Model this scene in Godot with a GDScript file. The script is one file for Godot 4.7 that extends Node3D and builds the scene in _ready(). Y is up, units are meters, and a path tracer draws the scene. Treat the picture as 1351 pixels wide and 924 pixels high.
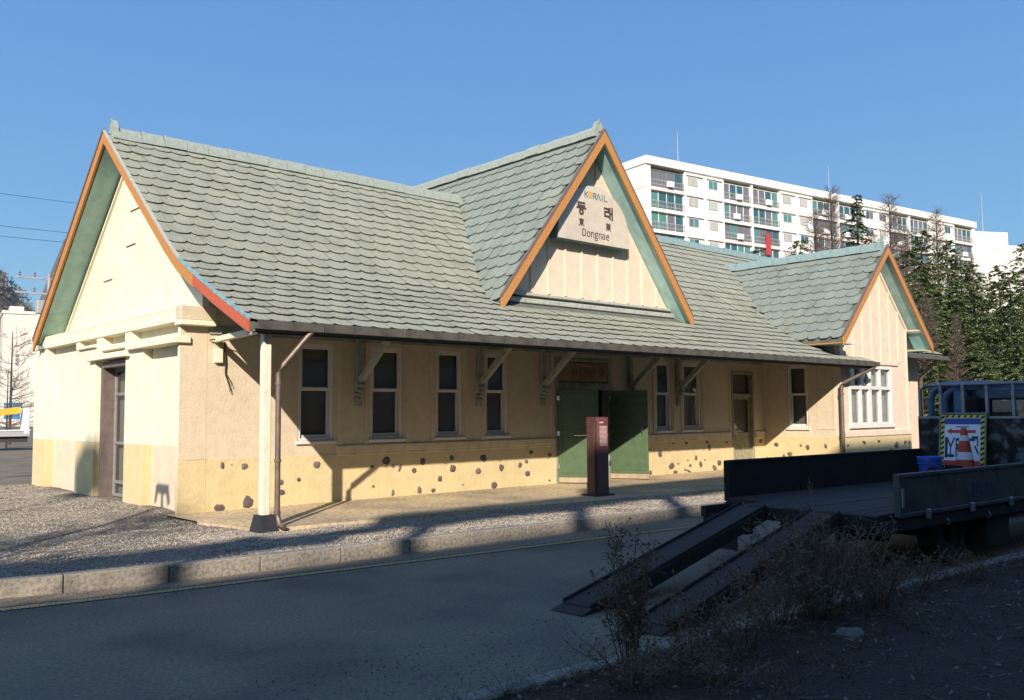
extends Node3D

# ---------------------------------------------------------------- mesh builder
class MB:
	var v := PackedVector3Array()
	var n := PackedVector3Array()
	var uv := PackedVector2Array()
	var c := PackedColorArray()
	var col := Color(1, 1, 1)
	var use_col := false
	func tri(a: Vector3, b: Vector3, d: Vector3):
		var nn := (b - a).cross(d - a).normalized()
		v.append(a); v.append(d); v.append(b)
		for k in 3:
			n.append(nn)
			if use_col: c.append(col)
	func trin(a: Vector3, b: Vector3, d: Vector3, na: Vector3, nb: Vector3, nd: Vector3):
		v.append(a); v.append(d); v.append(b)
		n.append(na); n.append(nd); n.append(nb)
		if use_col:
			for k in 3: c.append(col)
	func quad(a: Vector3, b: Vector3, d: Vector3, e: Vector3):
		tri(a, b, d); tri(a, d, e)
	func box(lo: Vector3, hi: Vector3):
		obox(Transform3D(Basis(), (lo + hi) * 0.5), (hi - lo).abs())
	func obox(t: Transform3D, s: Vector3):
		var h := s * 0.5
		var p := []
		for k in 8:
			p.append(t * Vector3(h.x if k & 1 else -h.x, h.y if k & 2 else -h.y, h.z if k & 4 else -h.z))
		quad(p[4], p[5], p[7], p[6]); quad(p[1], p[0], p[2], p[3])
		quad(p[5], p[1], p[3], p[7]); quad(p[0], p[4], p[6], p[2])
		quad(p[6], p[7], p[3], p[2]); quad(p[0], p[1], p[5], p[4])
	# chamfered box
	func cbox(lo: Vector3, hi: Vector3, b: float):
		cobox(Transform3D(Basis(), (lo + hi) * 0.5), (hi - lo).abs(), b)
	func cobox(t: Transform3D, s: Vector3, b: float):
		var h := s * 0.5
		b = min(b, min(h.x, min(h.y, h.z)) * 0.9)
		for ax in 3:
			var u := (ax + 1) % 3
			var w := (ax + 2) % 3
			for sg in [-1.0, 1.0]:
				var q := []
				for e in [[-1, -1], [1, -1], [1, 1], [-1, 1]]:
					var p := Vector3()
					p[ax] = sg * h[ax]; p[u] = e[0] * (h[u] - b); p[w] = e[1] * (h[w] - b)
					q.append(t * p)
				if sg > 0: quad(q[0], q[1], q[2], q[3])
				else: quad(q[3], q[2], q[1], q[0])
			# edges along ax
			for su in [-1.0, 1.0]:
				for sw in [-1.0, 1.0]:
					var a0 := Vector3(); var a1 := Vector3(); var b0 := Vector3(); var b1 := Vector3()
					a0[ax] = -(h[ax] - b); a0[u] = su * h[u]; a0[w] = sw * (h[w] - b)
					b0 = a0; b0[u] = su * (h[u] - b); b0[w] = sw * h[w]
					a1 = a0; a1[ax] = h[ax] - b
					b1 = b0; b1[ax] = h[ax] - b
					if su * sw > 0: quad(t * a0, t * b0, t * b1, t * a1)
					else: quad(t * a0, t * a1, t * b1, t * b0)
		for k in 8:
			var sx := 1.0 if k & 1 else -1.0
			var sy := 1.0 if k & 2 else -1.0
			var sz := 1.0 if k & 4 else -1.0
			var a := t * Vector3(sx * h.x, sy * (h.y - b), sz * (h.z - b))
			var d := t * Vector3(sx * (h.x - b), sy * h.y, sz * (h.z - b))
			var e := t * Vector3(sx * (h.x - b), sy * (h.y - b), sz * h.z)
			if sx * sy * sz > 0: tri(a, d, e)
			else: tri(a, e, d)
	func bar(a: Vector3, b: Vector3, w: float, hgt: float, up := Vector3.UP, ch := 0.0):
		var d := (b - a).normalized()
		if absf(d.dot(up)) > 0.98: up = Vector3(0, 0, 1)
		var sx := d.cross(up).normalized()
		var uy := sx.cross(d)
		var t := Transform3D(Basis(sx, uy, -d), (a + b) * 0.5)
		if ch > 0: cobox(t, Vector3(w, hgt, a.distance_to(b)), ch)
		else: obox(t, Vector3(w, hgt, a.distance_to(b)))
	func tube(pts: Array, r0: float, r1: float, sides := 6, caps := true):
		var rings := []
		var m := pts.size()
		var ref := Vector3.UP
		for i in m:
			var d: Vector3 = (pts[min(i + 1, m - 1)] - pts[max(i - 1, 0)]).normalized()
			if absf(d.dot(ref)) > 0.95: ref = Vector3(1, 0, 0) if absf(d.x) < 0.9 else Vector3(0, 0, 1)
			var a := d.cross(ref).normalized()
			var b := a.cross(d)
			var r: float = lerp(r0, r1, float(i) / max(1, m - 1))
			var ring := []
			for k in sides:
				var th := TAU * k / sides
				ring.append([pts[i] + (a * cos(th) + b * sin(th)) * r, a * cos(th) + b * sin(th)])
			rings.append(ring)
		for i in m - 1:
			for k in sides:
				var k2 := (k + 1) % sides
				var A = rings[i][k]; var B = rings[i][k2]; var C = rings[i + 1][k2]; var D = rings[i + 1][k]
				trin(A[0], C[0], B[0], A[1], C[1], B[1])
				trin(A[0], D[0], C[0], A[1], D[1], C[1])
		if caps:
			for k in range(1, sides - 1):
				tri(rings[0][0][0], rings[0][k][0], rings[0][k + 1][0])
				tri(rings[m - 1][0][0], rings[m - 1][k + 1][0], rings[m - 1][k][0])
	# polygon (in the local xy plane) pushed from local z = 0 to z = -depth
	func prism(poly: PackedVector2Array, t: Transform3D, depth: float):
		if Geometry2D.is_polygon_clockwise(poly):
			poly = poly.duplicate(); poly.reverse()
		var idx := Geometry2D.triangulate_polygon(poly)
		var dz := Vector3(0, 0, -depth)
		for k in range(0, idx.size(), 3):
			var a := Vector3(poly[idx[k]].x, poly[idx[k]].y, 0)
			var b := Vector3(poly[idx[k + 1]].x, poly[idx[k + 1]].y, 0)
			var d := Vector3(poly[idx[k + 2]].x, poly[idx[k + 2]].y, 0)
			if (b - a).cross(d - a).z < 0:
				var s := b; b = d; d = s
			tri(t * a, t * b, t * d)
			tri(t * (a + dz), t * (d + dz), t * (b + dz))
		for k in poly.size():
			var p := Vector3(poly[k].x, poly[k].y, 0)
			var q := Vector3(poly[(k + 1) % poly.size()].x, poly[(k + 1) % poly.size()].y, 0)
			quad(t * p, t * (p + dz), t * (q + dz), t * q)
	func lathe(prof: Array, at: Vector3, sides := 16):
		for i in prof.size() - 1:
			var a: Vector2 = prof[i]; var b: Vector2 = prof[i + 1]
			var sl := Vector2(b.y - a.y, -(b.x - a.x)).normalized()
			for k in sides:
				var t0 := TAU * k / sides; var t1 := TAU * (k + 1) / sides
				var d0 := Vector3(cos(t0), 0, -sin(t0)); var d1 := Vector3(cos(t1), 0, -sin(t1))
				var A := at + d0 * a.x + Vector3(0, a.y, 0); var B := at + d1 * a.x + Vector3(0, a.y, 0)
				var C := at + d1 * b.x + Vector3(0, b.y, 0); var D := at + d0 * b.x + Vector3(0, b.y, 0)
				var n0 := d0 * sl.x + Vector3(0, sl.y, 0); var n1 := d1 * sl.x + Vector3(0, sl.y, 0)
				if a.x > 0.0001: trin(A, B, C, n0, n1, n1)
				if b.x > 0.0001: trin(A, C, D, n0, n1, n0)
	func add(o: MB, t: Transform3D):
		for k in o.v.size():
			v.append(t * o.v[k])
			n.append((t.basis * o.n[k]).normalized())
		if use_col:
			for k in o.v.size(): c.append(col)
	func mesh() -> ArrayMesh:
		var a := []
		a.resize(Mesh.ARRAY_MAX)
		a[Mesh.ARRAY_VERTEX] = v
		a[Mesh.ARRAY_NORMAL] = n
		if use_col: a[Mesh.ARRAY_COLOR] = c
		if uv.size() == v.size() and uv.size() > 0: a[Mesh.ARRAY_TEX_UV] = uv
		var m := ArrayMesh.new()
		m.add_surface_from_arrays(Mesh.PRIMITIVE_TRIANGLES, a)
		return m

# ---------------------------------------------------------------- helpers
var M := {}
var rng := RandomNumberGenerator.new()
var used := {}

func numbered(called: String) -> String:
	var k: int = used.get(called, 0)
	used[called] = k + 1
	return called if k == 0 else "%s_%03d" % [called, k]

func part(called: String, mb, m: Material, parent: Node3D) -> MeshInstance3D:
	var o := MeshInstance3D.new()
	o.name = called
	o.mesh = mb.mesh() if mb is MB else mb
	o.material_override = m
	parent.add_child(o, true)
	return o

func thing(called: String, label: String, category: String, at := Vector3.ZERO, group := "", turn := 0.0) -> Node3D:
	var o := Node3D.new()
	o.name = numbered(called)
	add_child(o)
	o.position = at
	o.rotation.y = turn
	o.set_meta("label", label); o.set_meta("category", category)
	if group: o.set_meta("group", group)
	return o

func solo(called: String, mb, m: Material, label: String, category: String, group := "", at := Vector3.ZERO) -> MeshInstance3D:
	var o := part(numbered(called), mb, m, self)
	o.position = at
	o.set_meta("label", label); o.set_meta("category", category)
	if group: o.set_meta("group", group)
	return o

func structure(called: String, mb, m: Material, at := Vector3.ZERO) -> MeshInstance3D:
	var o := part(called, mb, m, self)
	o.position = at
	o.set_meta("kind", "structure")
	return o

func sub(called: String, parent: Node3D, at := Vector3.ZERO) -> Node3D:
	var o := Node3D.new()
	o.name = called
	parent.add_child(o, true)
	o.position = at
	return o

func V(x, y, z) -> Vector3: return Vector3(x, y, z)

func bxp(lo: Vector3, hi: Vector3, ch := 0.0) -> MB:
	var b := MB.new()
	if ch > 0: b.cbox(lo, hi, ch)
	else: b.box(lo, hi)
	return b

func lin(r: float, g: float, b: float) -> Color: return Color(r, g, b).linear_to_srgb()

func noise_tex(freq: float, octaves: int, cols: Array, offs: Array, size := 512, seed_ := 1, kind := FastNoiseLite.TYPE_SIMPLEX_SMOOTH, normal := false, bump := 4.0) -> NoiseTexture2D:
	var f := FastNoiseLite.new()
	f.noise_type = kind
	f.frequency = freq; f.fractal_octaves = octaves; f.seed = seed_
	var t := NoiseTexture2D.new()
	t.width = size; t.height = size; t.seamless = true; t.noise = f
	if normal:
		t.as_normal_map = true; t.bump_strength = bump
	elif cols.size():
		var g := Gradient.new()
		g.offsets = PackedFloat32Array(offs); g.colors = PackedColorArray(cols)
		t.color_ramp = g
	return t

var tex := {}
func grey_tex(key: String, freq: float, octaves: int, lo: float, hi: float, seed_ := 1, kind := FastNoiseLite.TYPE_SIMPLEX_SMOOTH) -> NoiseTexture2D:
	if not tex.has(key):
		tex[key] = noise_tex(freq, octaves, [Color(lo, lo, lo), Color(1, 1, 1).lerp(Color(lo, lo, lo), 0.4), Color(hi, hi, hi)], [0.0, 0.45, 1.0], 512, seed_, kind)
	return tex[key]
func nrm_tex(key: String, freq: float, octaves: int, bump: float, seed_ := 1, kind := FastNoiseLite.TYPE_SIMPLEX_SMOOTH) -> NoiseTexture2D:
	if not tex.has(key):
		tex[key] = noise_tex(freq, octaves, [], [], 512, seed_, kind, true, bump)
	return tex[key]

# base colour is linear; t = mottle texture, scale = repeats per metre
func mat(col: Color, rough := 0.85, t: Texture2D = null, scale := 0.5, nt: Texture2D = null, nscale := 0.5, metal := 0.0, t2: Texture2D = null) -> StandardMaterial3D:
	var m := StandardMaterial3D.new()
	m.albedo_color = col.linear_to_srgb()
	m.roughness = rough
	m.metallic = metal
	if t or nt:
		m.uv1_triplanar = true; m.uv1_world_triplanar = true
		m.uv1_scale = Vector3.ONE * scale
	if t: m.albedo_texture = t
	if nt:
		m.normal_enabled = true; m.normal_texture = nt; m.normal_scale = nscale
	if t2:
		m.detail_enabled = true; m.detail_albedo = t2
		m.detail_blend_mode = BaseMaterial3D.BLEND_MODE_MUL
		m.detail_uv_layer = BaseMaterial3D.DETAIL_UV_2
		m.uv2_triplanar = true; m.uv2_world_triplanar = true
		m.uv2_scale = Vector3.ONE * scale * 0.137
	return m

func make_materials():
	var soft := grey_tex("soft", 0.012, 5, 0.80, 1.0, 3)
	var coarse := grey_tex("coarse", 0.008, 5, 0.70, 1.0, 7)
	var gentle := grey_tex("gentle", 0.01, 5, 0.93, 1.0, 9)
	var speck := grey_tex("speck", 0.12, 3, 0.55, 1.0, 5)
	var stucco_n := nrm_tex("stucco_n", 0.035, 4, 9.0, 11)
	var fine_n := nrm_tex("fine_n", 0.09, 3, 6.0, 13)
	M.cream = mat(Color(0.76, 0.70, 0.52), 0.9, gentle, 0.35, stucco_n, 0.10, 0.0, gentle)
	M.cream_panel = mat(Color(0.70, 0.56, 0.40), 0.9, gentle, 0.35, stucco_n, 0.10, 0.0, gentle)
	M.peach = mat(Color(0.61, 0.515, 0.365), 0.92, gentle, 0.9, stucco_n, 0.16, 0.0, gentle)
	M.dado = mat(Color(0.62, 0.505, 0.275), 0.92, gentle, 0.6, stucco_n, 0.14, 0.0, gentle)
	M.band = mat(Color(0.70, 0.58, 0.38), 0.9, soft, 0.45, stucco_n, 0.25)
	M.board = mat(Color(0.64, 0.53, 0.40), 0.88, gentle, 0.6, fine_n, 0.15)
	M.white_frame = mat(Color(0.64, 0.62, 0.56), 0.6, gentle, 0.8)
	M.grey_frame = mat(Color(0.42, 0.42, 0.38), 0.6, soft, 0.8)
	M.blind = mat(Color(0.26, 0.265, 0.225), 0.9)
	M.blind_light = mat(Color(0.42, 0.41, 0.36), 0.9, soft, 1.0)
	M.glass = glass(Color(0.03, 0.032, 0.028), 0.28)
	M.clear = glass(Color(0.05, 0.07, 0.07), 0.18)
	M.brown = mat(Color(0.15, 0.112, 0.098), 0.6, soft, 0.8)
	M.stile = mat(Color(0.24, 0.235, 0.21), 0.6, soft, 0.8)
	M.teal = mat(Color(0.38, 0.40, 0.34), 0.8, coarse, 0.8)
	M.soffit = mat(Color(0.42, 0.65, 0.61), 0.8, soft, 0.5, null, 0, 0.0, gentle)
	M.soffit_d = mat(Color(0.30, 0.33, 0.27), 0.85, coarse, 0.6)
	M.barge = mat(Color(0.50, 0.225, 0.06), 0.7, soft, 2.5, fine_n, 0.1)
	M.barge_red = mat(Color(0.50, 0.11, 0.05), 0.7, soft, 2.5, fine_n, 0.1)
	M.barge_pale = mat(Color(0.22, 0.40, 0.44), 0.7, coarse, 1.2)
	M.gutter = mat(Color(0.115, 0.105, 0.09), 0.55, coarse, 1.0)
	M.pipe = mat(Color(0.19, 0.14, 0.11), 0.45, coarse, 1.5, null, 0, 0.3)
	M.dark_iron = mat(Color(0.028, 0.03, 0.032), 0.6, coarse, 1.5)
	M.stone = mat(Color(0.16, 0.125, 0.11), 0.9, speck, 2.0, fine_n, 0.8)
	M.stone_b = mat(Color(0.22, 0.18, 0.15), 0.9, speck, 2.0, fine_n, 0.8)
	M.green_door = mat(Color(0.078, 0.128, 0.06), 0.35, soft, 0.7)
	M.kick = mat(Color(0.42, 0.34, 0.22), 0.45, coarse, 1.2, null, 0, 0.2)
	M.old_door = mat(Color(0.34, 0.32, 0.21), 0.7, coarse, 1.5)
	M.chrome = mat(Color(0.7, 0.7, 0.68), 0.25, null, 1, null, 0, 1.0)
	M.dark = mat(Color(0.03, 0.03, 0.03), 0.9)
	M.room = mat(Color(0.30, 0.28, 0.24), 0.9)
	# roof
	var streak := grey_tex("streak", 0.05, 4, 0.80, 1.0, 21)
	M.tile = []
	for k in [Color(0.285, 0.32, 0.245), Color(0.26, 0.30, 0.235), Color(0.30, 0.325, 0.255), Color(0.27, 0.315, 0.26)]:
		M.tile.append(mat(k, 0.85, streak, 0.8, fine_n, 0.5, 0.0, coarse))
	M.tile_cool = []
	for k in [Color(0.245, 0.325, 0.29), Color(0.225, 0.315, 0.285), Color(0.265, 0.335, 0.29)]:
		M.tile_cool.append(mat(k, 0.85, streak, 0.8, fine_n, 0.5, 0.0, coarse))
	M.flash = mat(Color(0.40, 0.42, 0.36), 0.8, soft, 1.0)
	M.deck = mat(Color(0.13, 0.15, 0.12), 0.95, coarse, 0.8)
	M.ridge_cool = mat(Color(0.24, 0.34, 0.335), 0.8, soft, 1.2, fine_n, 0.4)
	M.ridge = mat(Color(0.31, 0.36, 0.315), 0.8, soft, 1.2, fine_n, 0.4)
	# ground
	var gravel_t := noise_tex(0.11, 3, [lin(0.12, 0.10, 0.075), lin(0.28, 0.24, 0.175), lin(0.46, 0.41, 0.31)], [0.2, 0.5, 0.8], 512, 31, FastNoiseLite.TYPE_CELLULAR)
	var gravel_n := nrm_tex("gravel_n", 0.07, 3, 14.0, 31, FastNoiseLite.TYPE_CELLULAR)
	M.gravel = mat(Color(1, 1, 1), 0.95, gravel_t, 0.9, gravel_n, 1.0, 0.0, coarse)
	var asph_t := noise_tex(0.07, 6, [lin(0.145, 0.123, 0.085), lin(0.19, 0.161, 0.113), lin(0.25, 0.212, 0.15)], [0.2, 0.5, 0.85], 512, 41)
	var asph_n := nrm_tex("asph_n", 0.11, 5, 7.0, 41)
	var patch := noise_tex(0.012, 7, [Color(0.78, 0.77, 0.77), Color(0.92, 0.90, 0.88), Color(1.0, 0.97, 0.93)], [0.15, 0.5, 0.85], 512, 43)
	M.asphalt = mat(Color(1, 1, 1), 0.9, asph_t, 0.6, asph_n, 0.12, 0.0, patch)
	M.lot = mat(Color(1.0, 1.0, 1.0), 0.9, asph_t, 0.5, asph_n, 0.3, 0.0, patch)
	M.concrete = mat(Color(0.66, 0.55, 0.37), 0.9, noise_tex(0.03, 5, [Color(0.72, 0.70, 0.66), Color(0.9, 0.9, 0.88), Color(1, 1, 1)], [0.1, 0.5, 0.9], 512, 47), 0.6, asph_n, 0.15, 0.0, patch)
	M.kerb = mat(Color(0.35, 0.335, 0.30), 0.9, noise_tex(0.05, 5, [Color(0.68, 0.66, 0.62), Color(0.9, 0.89, 0.86), Color(1, 1, 1)], [0.05, 0.5, 0.9], 512, 53), 0.7, asph_n, 0.25, 0.0, patch)
	M.gutter_strip = mat(Color(0.26, 0.22, 0.16), 0.92, noise_tex(0.06, 5, [Color(0.6, 0.58, 0.55), Color(0.9, 0.9, 0.88), Color(1, 1, 1)], [0.05, 0.5, 0.9], 512, 57), 0.8, asph_n, 0.3, 0.0, patch)
	M.yellow = mat(Color(0.52, 0.40, 0.17), 0.8, noise_tex(0.05, 5, [Color(0.42, 0.44, 0.5), Color(0.66, 0.66, 0.66), Color(1, 1, 1)], [0.3, 0.47, 0.7], 512, 59), 1.4)
	M.earth = mat(Color(1, 1, 1), 0.97, noise_tex(0.09, 4, [lin(0.016, 0.011, 0.006), lin(0.042, 0.030, 0.018), lin(0.09, 0.066, 0.04)], [0.2, 0.5, 0.85], 512, 61), 0.8, gravel_n, 0.8, 0.0, patch)
	M.pebble = mat(Color(1, 1, 1), 0.95)
	M.pebble.vertex_color_use_as_albedo = true
	# plants
	M.needle = leafy(0.12)
	M.twig = mat(Color(0.115, 0.085, 0.07), 0.9)
	M.bark = mat(Color(0.075, 0.06, 0.048), 0.95, speck, 1.5)
	M.dry = leafy(0.1)
	# far things
	M.apt = mat(Color(0.76, 0.73, 0.66), 0.85, gentle, 0.05, null, 0, 0.0, gentle)
	M.apt2 = mat(Color(0.62, 0.60, 0.53), 0.85, gentle, 0.05, null, 0, 0.0, gentle)
	M.tower = mat(Color(0.60, 0.56, 0.48), 0.85, gentle, 0.05, null, 0, 0.0, gentle)
	M.apt_trim = mat(Color(0.56, 0.47, 0.44), 0.85)
	M.apt_dark = mat(Color(0.16, 0.15, 0.15), 0.8)
	M.apt_glass = mat(Color(0.03, 0.085, 0.095), 0.15)
	M.apt_glass2 = mat(Color(0.12, 0.12, 0.13), 0.25)
	M.apt_glass3 = mat(Color(0.07, 0.18, 0.165), 0.25)
	M.rail = mat(Color(0.30, 0.30, 0.30), 0.6)
	M.red = mat(Color(0.35, 0.03, 0.035), 0.8)
	M.hill = mat(Color(0.105, 0.092, 0.075), 0.95, coarse, 0.02)
	# truck
	M.truck_dark = mat(Color(0.013, 0.012, 0.011), 0.9, coarse, 1.2, fine_n, 0.2)
	M.truck_panel = mat(Color(0.05, 0.053, 0.055), 0.6, noise_tex(0.02, 5, [Color(0.55, 0.53, 0.5), Color(0.9, 0.9, 0.9), Color(1, 1, 1)], [0.1, 0.4, 0.9], 512, 67), 0.25)
	M.truck_deck = mat(Color(0.045, 0.034, 0.025), 0.8, speck, 0.9, fine_n, 0.5, 0.0, coarse)
	M.head = mat(Color(0.12, 0.115, 0.11), 0.8, noise_tex(0.016, 5, [Color(0.12, 0.11, 0.10), Color(0.45, 0.4, 0.36), Color(1, 1, 1)], [0.25, 0.5, 0.75], 512, 71), 0.5, fine_n, 0.3)
	M.cab = mat(Color(0.10, 0.19, 0.30), 0.35, coarse, 0.8)
	M.cab_d = mat(Color(0.05, 0.085, 0.14), 0.4, coarse, 0.8)
	M.rubber = mat(Color(0.02, 0.02, 0.02), 0.9)
	M.steel = mat(Color(0.30, 0.31, 0.32), 0.45, coarse, 1.5, null, 0, 0.6)
	M.rust = mat(Color(0.07, 0.046, 0.03), 0.85, speck, 1.2, fine_n, 0.4, 0.0, coarse)
	M.cone = mat(Color(0.55, 0.075, 0.03), 0.6, coarse, 1.5)
	M.cone_w = mat(Color(0.60, 0.60, 0.60), 0.5)
	M.bucket = mat(Color(0.03, 0.10, 0.42), 0.4)
	M.sg_white = mat(Color(0.70, 0.74, 0.78), 0.5)
	M.sg_blue = mat(Color(0.03, 0.05, 0.28), 0.5)
	M.sg_navy = mat(Color(0.02, 0.025, 0.08), 0.5)
	M.sg_red = mat(Color(0.55, 0.03, 0.03), 0.5)
	M.sg_yellow = mat(Color(0.60, 0.52, 0.04), 0.5)
	M.black = mat(Color(0.012, 0.012, 0.012), 0.6)
	M.sign_face = mat(Color(0.58, 0.51, 0.40), 0.45, gentle, 0.7, null, 0, 0.0, gentle)
	M.sign_side = mat(Color(0.12, 0.22, 0.24), 0.5, coarse, 1.0)
	M.ink = mat(Color(0.06, 0.04, 0.035), 0.7)
	M.ink_teal = mat(Color(0.10, 0.17, 0.17), 0.7)
	M.ink_gold = mat(Color(0.50, 0.34, 0.10), 0.7)
	M.info = mat(Color(0.085, 0.035, 0.03), 0.5, soft, 1.0)
	M.info_plate = mat(Color(0.16, 0.06, 0.055), 0.45, soft, 1.0)
	M.info_ink = mat(Color(0.62, 0.42, 0.40), 0.6)
	M.orange_board = mat(Color(0.34, 0.20, 0.09), 0.6, soft, 1.0)
	M.orange_ink = mat(Color(0.14, 0.06, 0.02), 0.6)
	M.excav = mat(Color(0.62, 0.38, 0.03), 0.5, soft, 0.5)
	M.lorry_white = mat(Color(0.66, 0.66, 0.64), 0.5)
	M.blue_glass = mat(Color(0.05, 0.20, 0.36), 0.15)
	M.pole = mat(Color(0.33, 0.31, 0.28), 0.85, soft, 0.5)
	M.wire = mat(Color(0.02, 0.02, 0.02), 0.7)
	M.render = mat(Color(0.40, 0.38, 0.34), 0.9, soft, 0.2)

func glass(c: Color, a: float) -> StandardMaterial3D:
	var m := StandardMaterial3D.new()
	c = c.linear_to_srgb(); c.a = a
	m.albedo_color = c; m.roughness = 0.04; m.transparency = BaseMaterial3D.TRANSPARENCY_ALPHA
	return m

func leafy(back: float) -> StandardMaterial3D:
	var m := StandardMaterial3D.new()
	m.vertex_color_use_as_albedo = true
	m.roughness = 0.8
	m.cull_mode = BaseMaterial3D.CULL_DISABLED
	m.backlight_enabled = true; m.backlight = Color(back, back, back)
	return m

# ---------------------------------------------------------------- _ready
func _ready():
	rng.seed = 20240
	setup_camera_light()
	make_materials()
	build_ground()
	build_station()
	build_sign()
	build_info_post()
	build_truck()
	build_background()
	build_trees()
	build_shade_makers()
	build_weeds()

func setup_camera_light():
	var cam := Camera3D.new()
	cam.name = "camera"
	cam.fov = rad_to_deg(2.0 * atan(462.0 / 1186.0))
	cam.near = 0.05; cam.far = 4000.0
	var yaw := deg_to_rad(42.094); var pitch := deg_to_rad(4.02); var roll := deg_to_rad(-0.4624)
	var fw := Vector3(sin(yaw) * cos(pitch), sin(pitch), -cos(yaw) * cos(pitch))
	var rt := Vector3(cos(yaw), 0, sin(yaw))
	var up := rt.cross(fw)
	var rt2 := rt * cos(roll) + up * sin(roll)
	var up2 := up * cos(roll) - rt * sin(roll)
	cam.transform = Transform3D(Basis(rt2, up2, -fw), Vector3(-5.79, 1.6, 14.53))
	add_child(cam)
	cam.current = true
	var env := Environment.new()
	env.background_mode = Environment.BG_SKY
	var sky := Sky.new()
	var sm := PhysicalSkyMaterial.new()
	sm.energy_multiplier = 4.0
	sm.rayleigh_coefficient = 1.4
	sm.rayleigh_color = Color(0.20, 0.375, 0.79)
	sm.mie_coefficient = 0.003
	sm.ground_color = Color(0.3, 0.28, 0.25)
	sky.sky_material = sm
	env.sky = sky
	env.tonemap_mode = Environment.TONE_MAPPER_LINEAR
	env.tonemap_exposure = 1.9
	env.fog_enabled = true; env.fog_density = 0.00007; env.fog_light_color = Color(0.80, 0.86, 0.93)
	env.sdfgi_enabled = true; env.ssao_enabled = true; env.ssil_enabled = true
	var we := WorldEnvironment.new()
	we.name = "world_environment"
	we.environment = env
	add_child(we)
	var sun := DirectionalLight3D.new()
	sun.name = "sun"
	sun.light_energy = 1.37
	sun.light_color = Color(1.0, 0.945, 0.89)
	sun.light_angular_distance = 0.5
	sun.shadow_enabled = true
	add_child(sun)
	sun.look_at_from_position(Vector3.ZERO, Vector3(1.05, -0.745, -1.0), Vector3.UP)

# ---------------------------------------------------------------- ground
func interp(tab: Array, x: float) -> float:
	if x <= tab[0][0]: return tab[0][1]
	for k in tab.size() - 1:
		if x <= tab[k + 1][0]:
			var t: float = (x - tab[k][0]) / (tab[k + 1][0] - tab[k][0])
			return lerp(float(tab[k][1]), float(tab[k + 1][1]), t)
	return tab[-1][1]
var KERB := [[-14, 2.0], [-8, 3.2], [-5, 4.15], [-3.5, 4.60], [-2.1, 4.86], [-0.1, 5.04], [2.3, 5.06], [7.45, 5.26], [14, 5.45], [30, 5.9]]
var LINE := [[-14, 2.6], [-8, 3.85], [-5, 4.80], [-3.66, 5.14], [-2.5, 5.30], [-0.26, 5.50], [2.46, 5.74], [6.13, 6.02], [14, 6.4], [30, 7.0]]
var NEAR := [[-14, 10.1], [-1.67, 10.40], [0.1, 10.45], [2.2, 10.56], [5.5, 10.72], [12, 11.0], [30, 11.6]]
var APRON := [[-0.16, 1.2], [0.0, 2.72], [1.35, 2.88], [3.5, 2.92], [6.2, 3.35], [9.6, 3.52], [17.2, 3.6]]
var gn := FastNoiseLite.new()

func gravel_y(x: float, z: float) -> float:
	var y := -0.035 + 0.03 * gn.get_noise_2d(x * 8.0, z * 8.0) + 0.02 * gn.get_noise_2d(x * 30.0, z * 30.0)
	var k := interp(KERB, x) - 0.15
	y = lerp(y, -0.03, clampf((z - k + 0.4) / 0.4, 0, 1))
	# heaped a little against the end wall
	y += 0.07 * exp(-maxf(0.0, -x) * 0.9) * clampf((-z + 0.3) * 0.8, 0, 1)
	return y

func strip(a: Array, off0: float, b: Array, off1: float, x0: float, x1: float, y: float, n: int) -> MB:
	var m := MB.new()
	for k in n:
		var xa: float = lerp(x0, x1, float(k) / n); var xb: float = lerp(x0, x1, float(k + 1) / n)
		m.quad(V(xa, y, interp(b, xa) + off1), V(xb, y, interp(b, xb) + off1), V(xb, y, interp(a, xb) + off0), V(xa, y, interp(a, xa) + off0))
	return m

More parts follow.
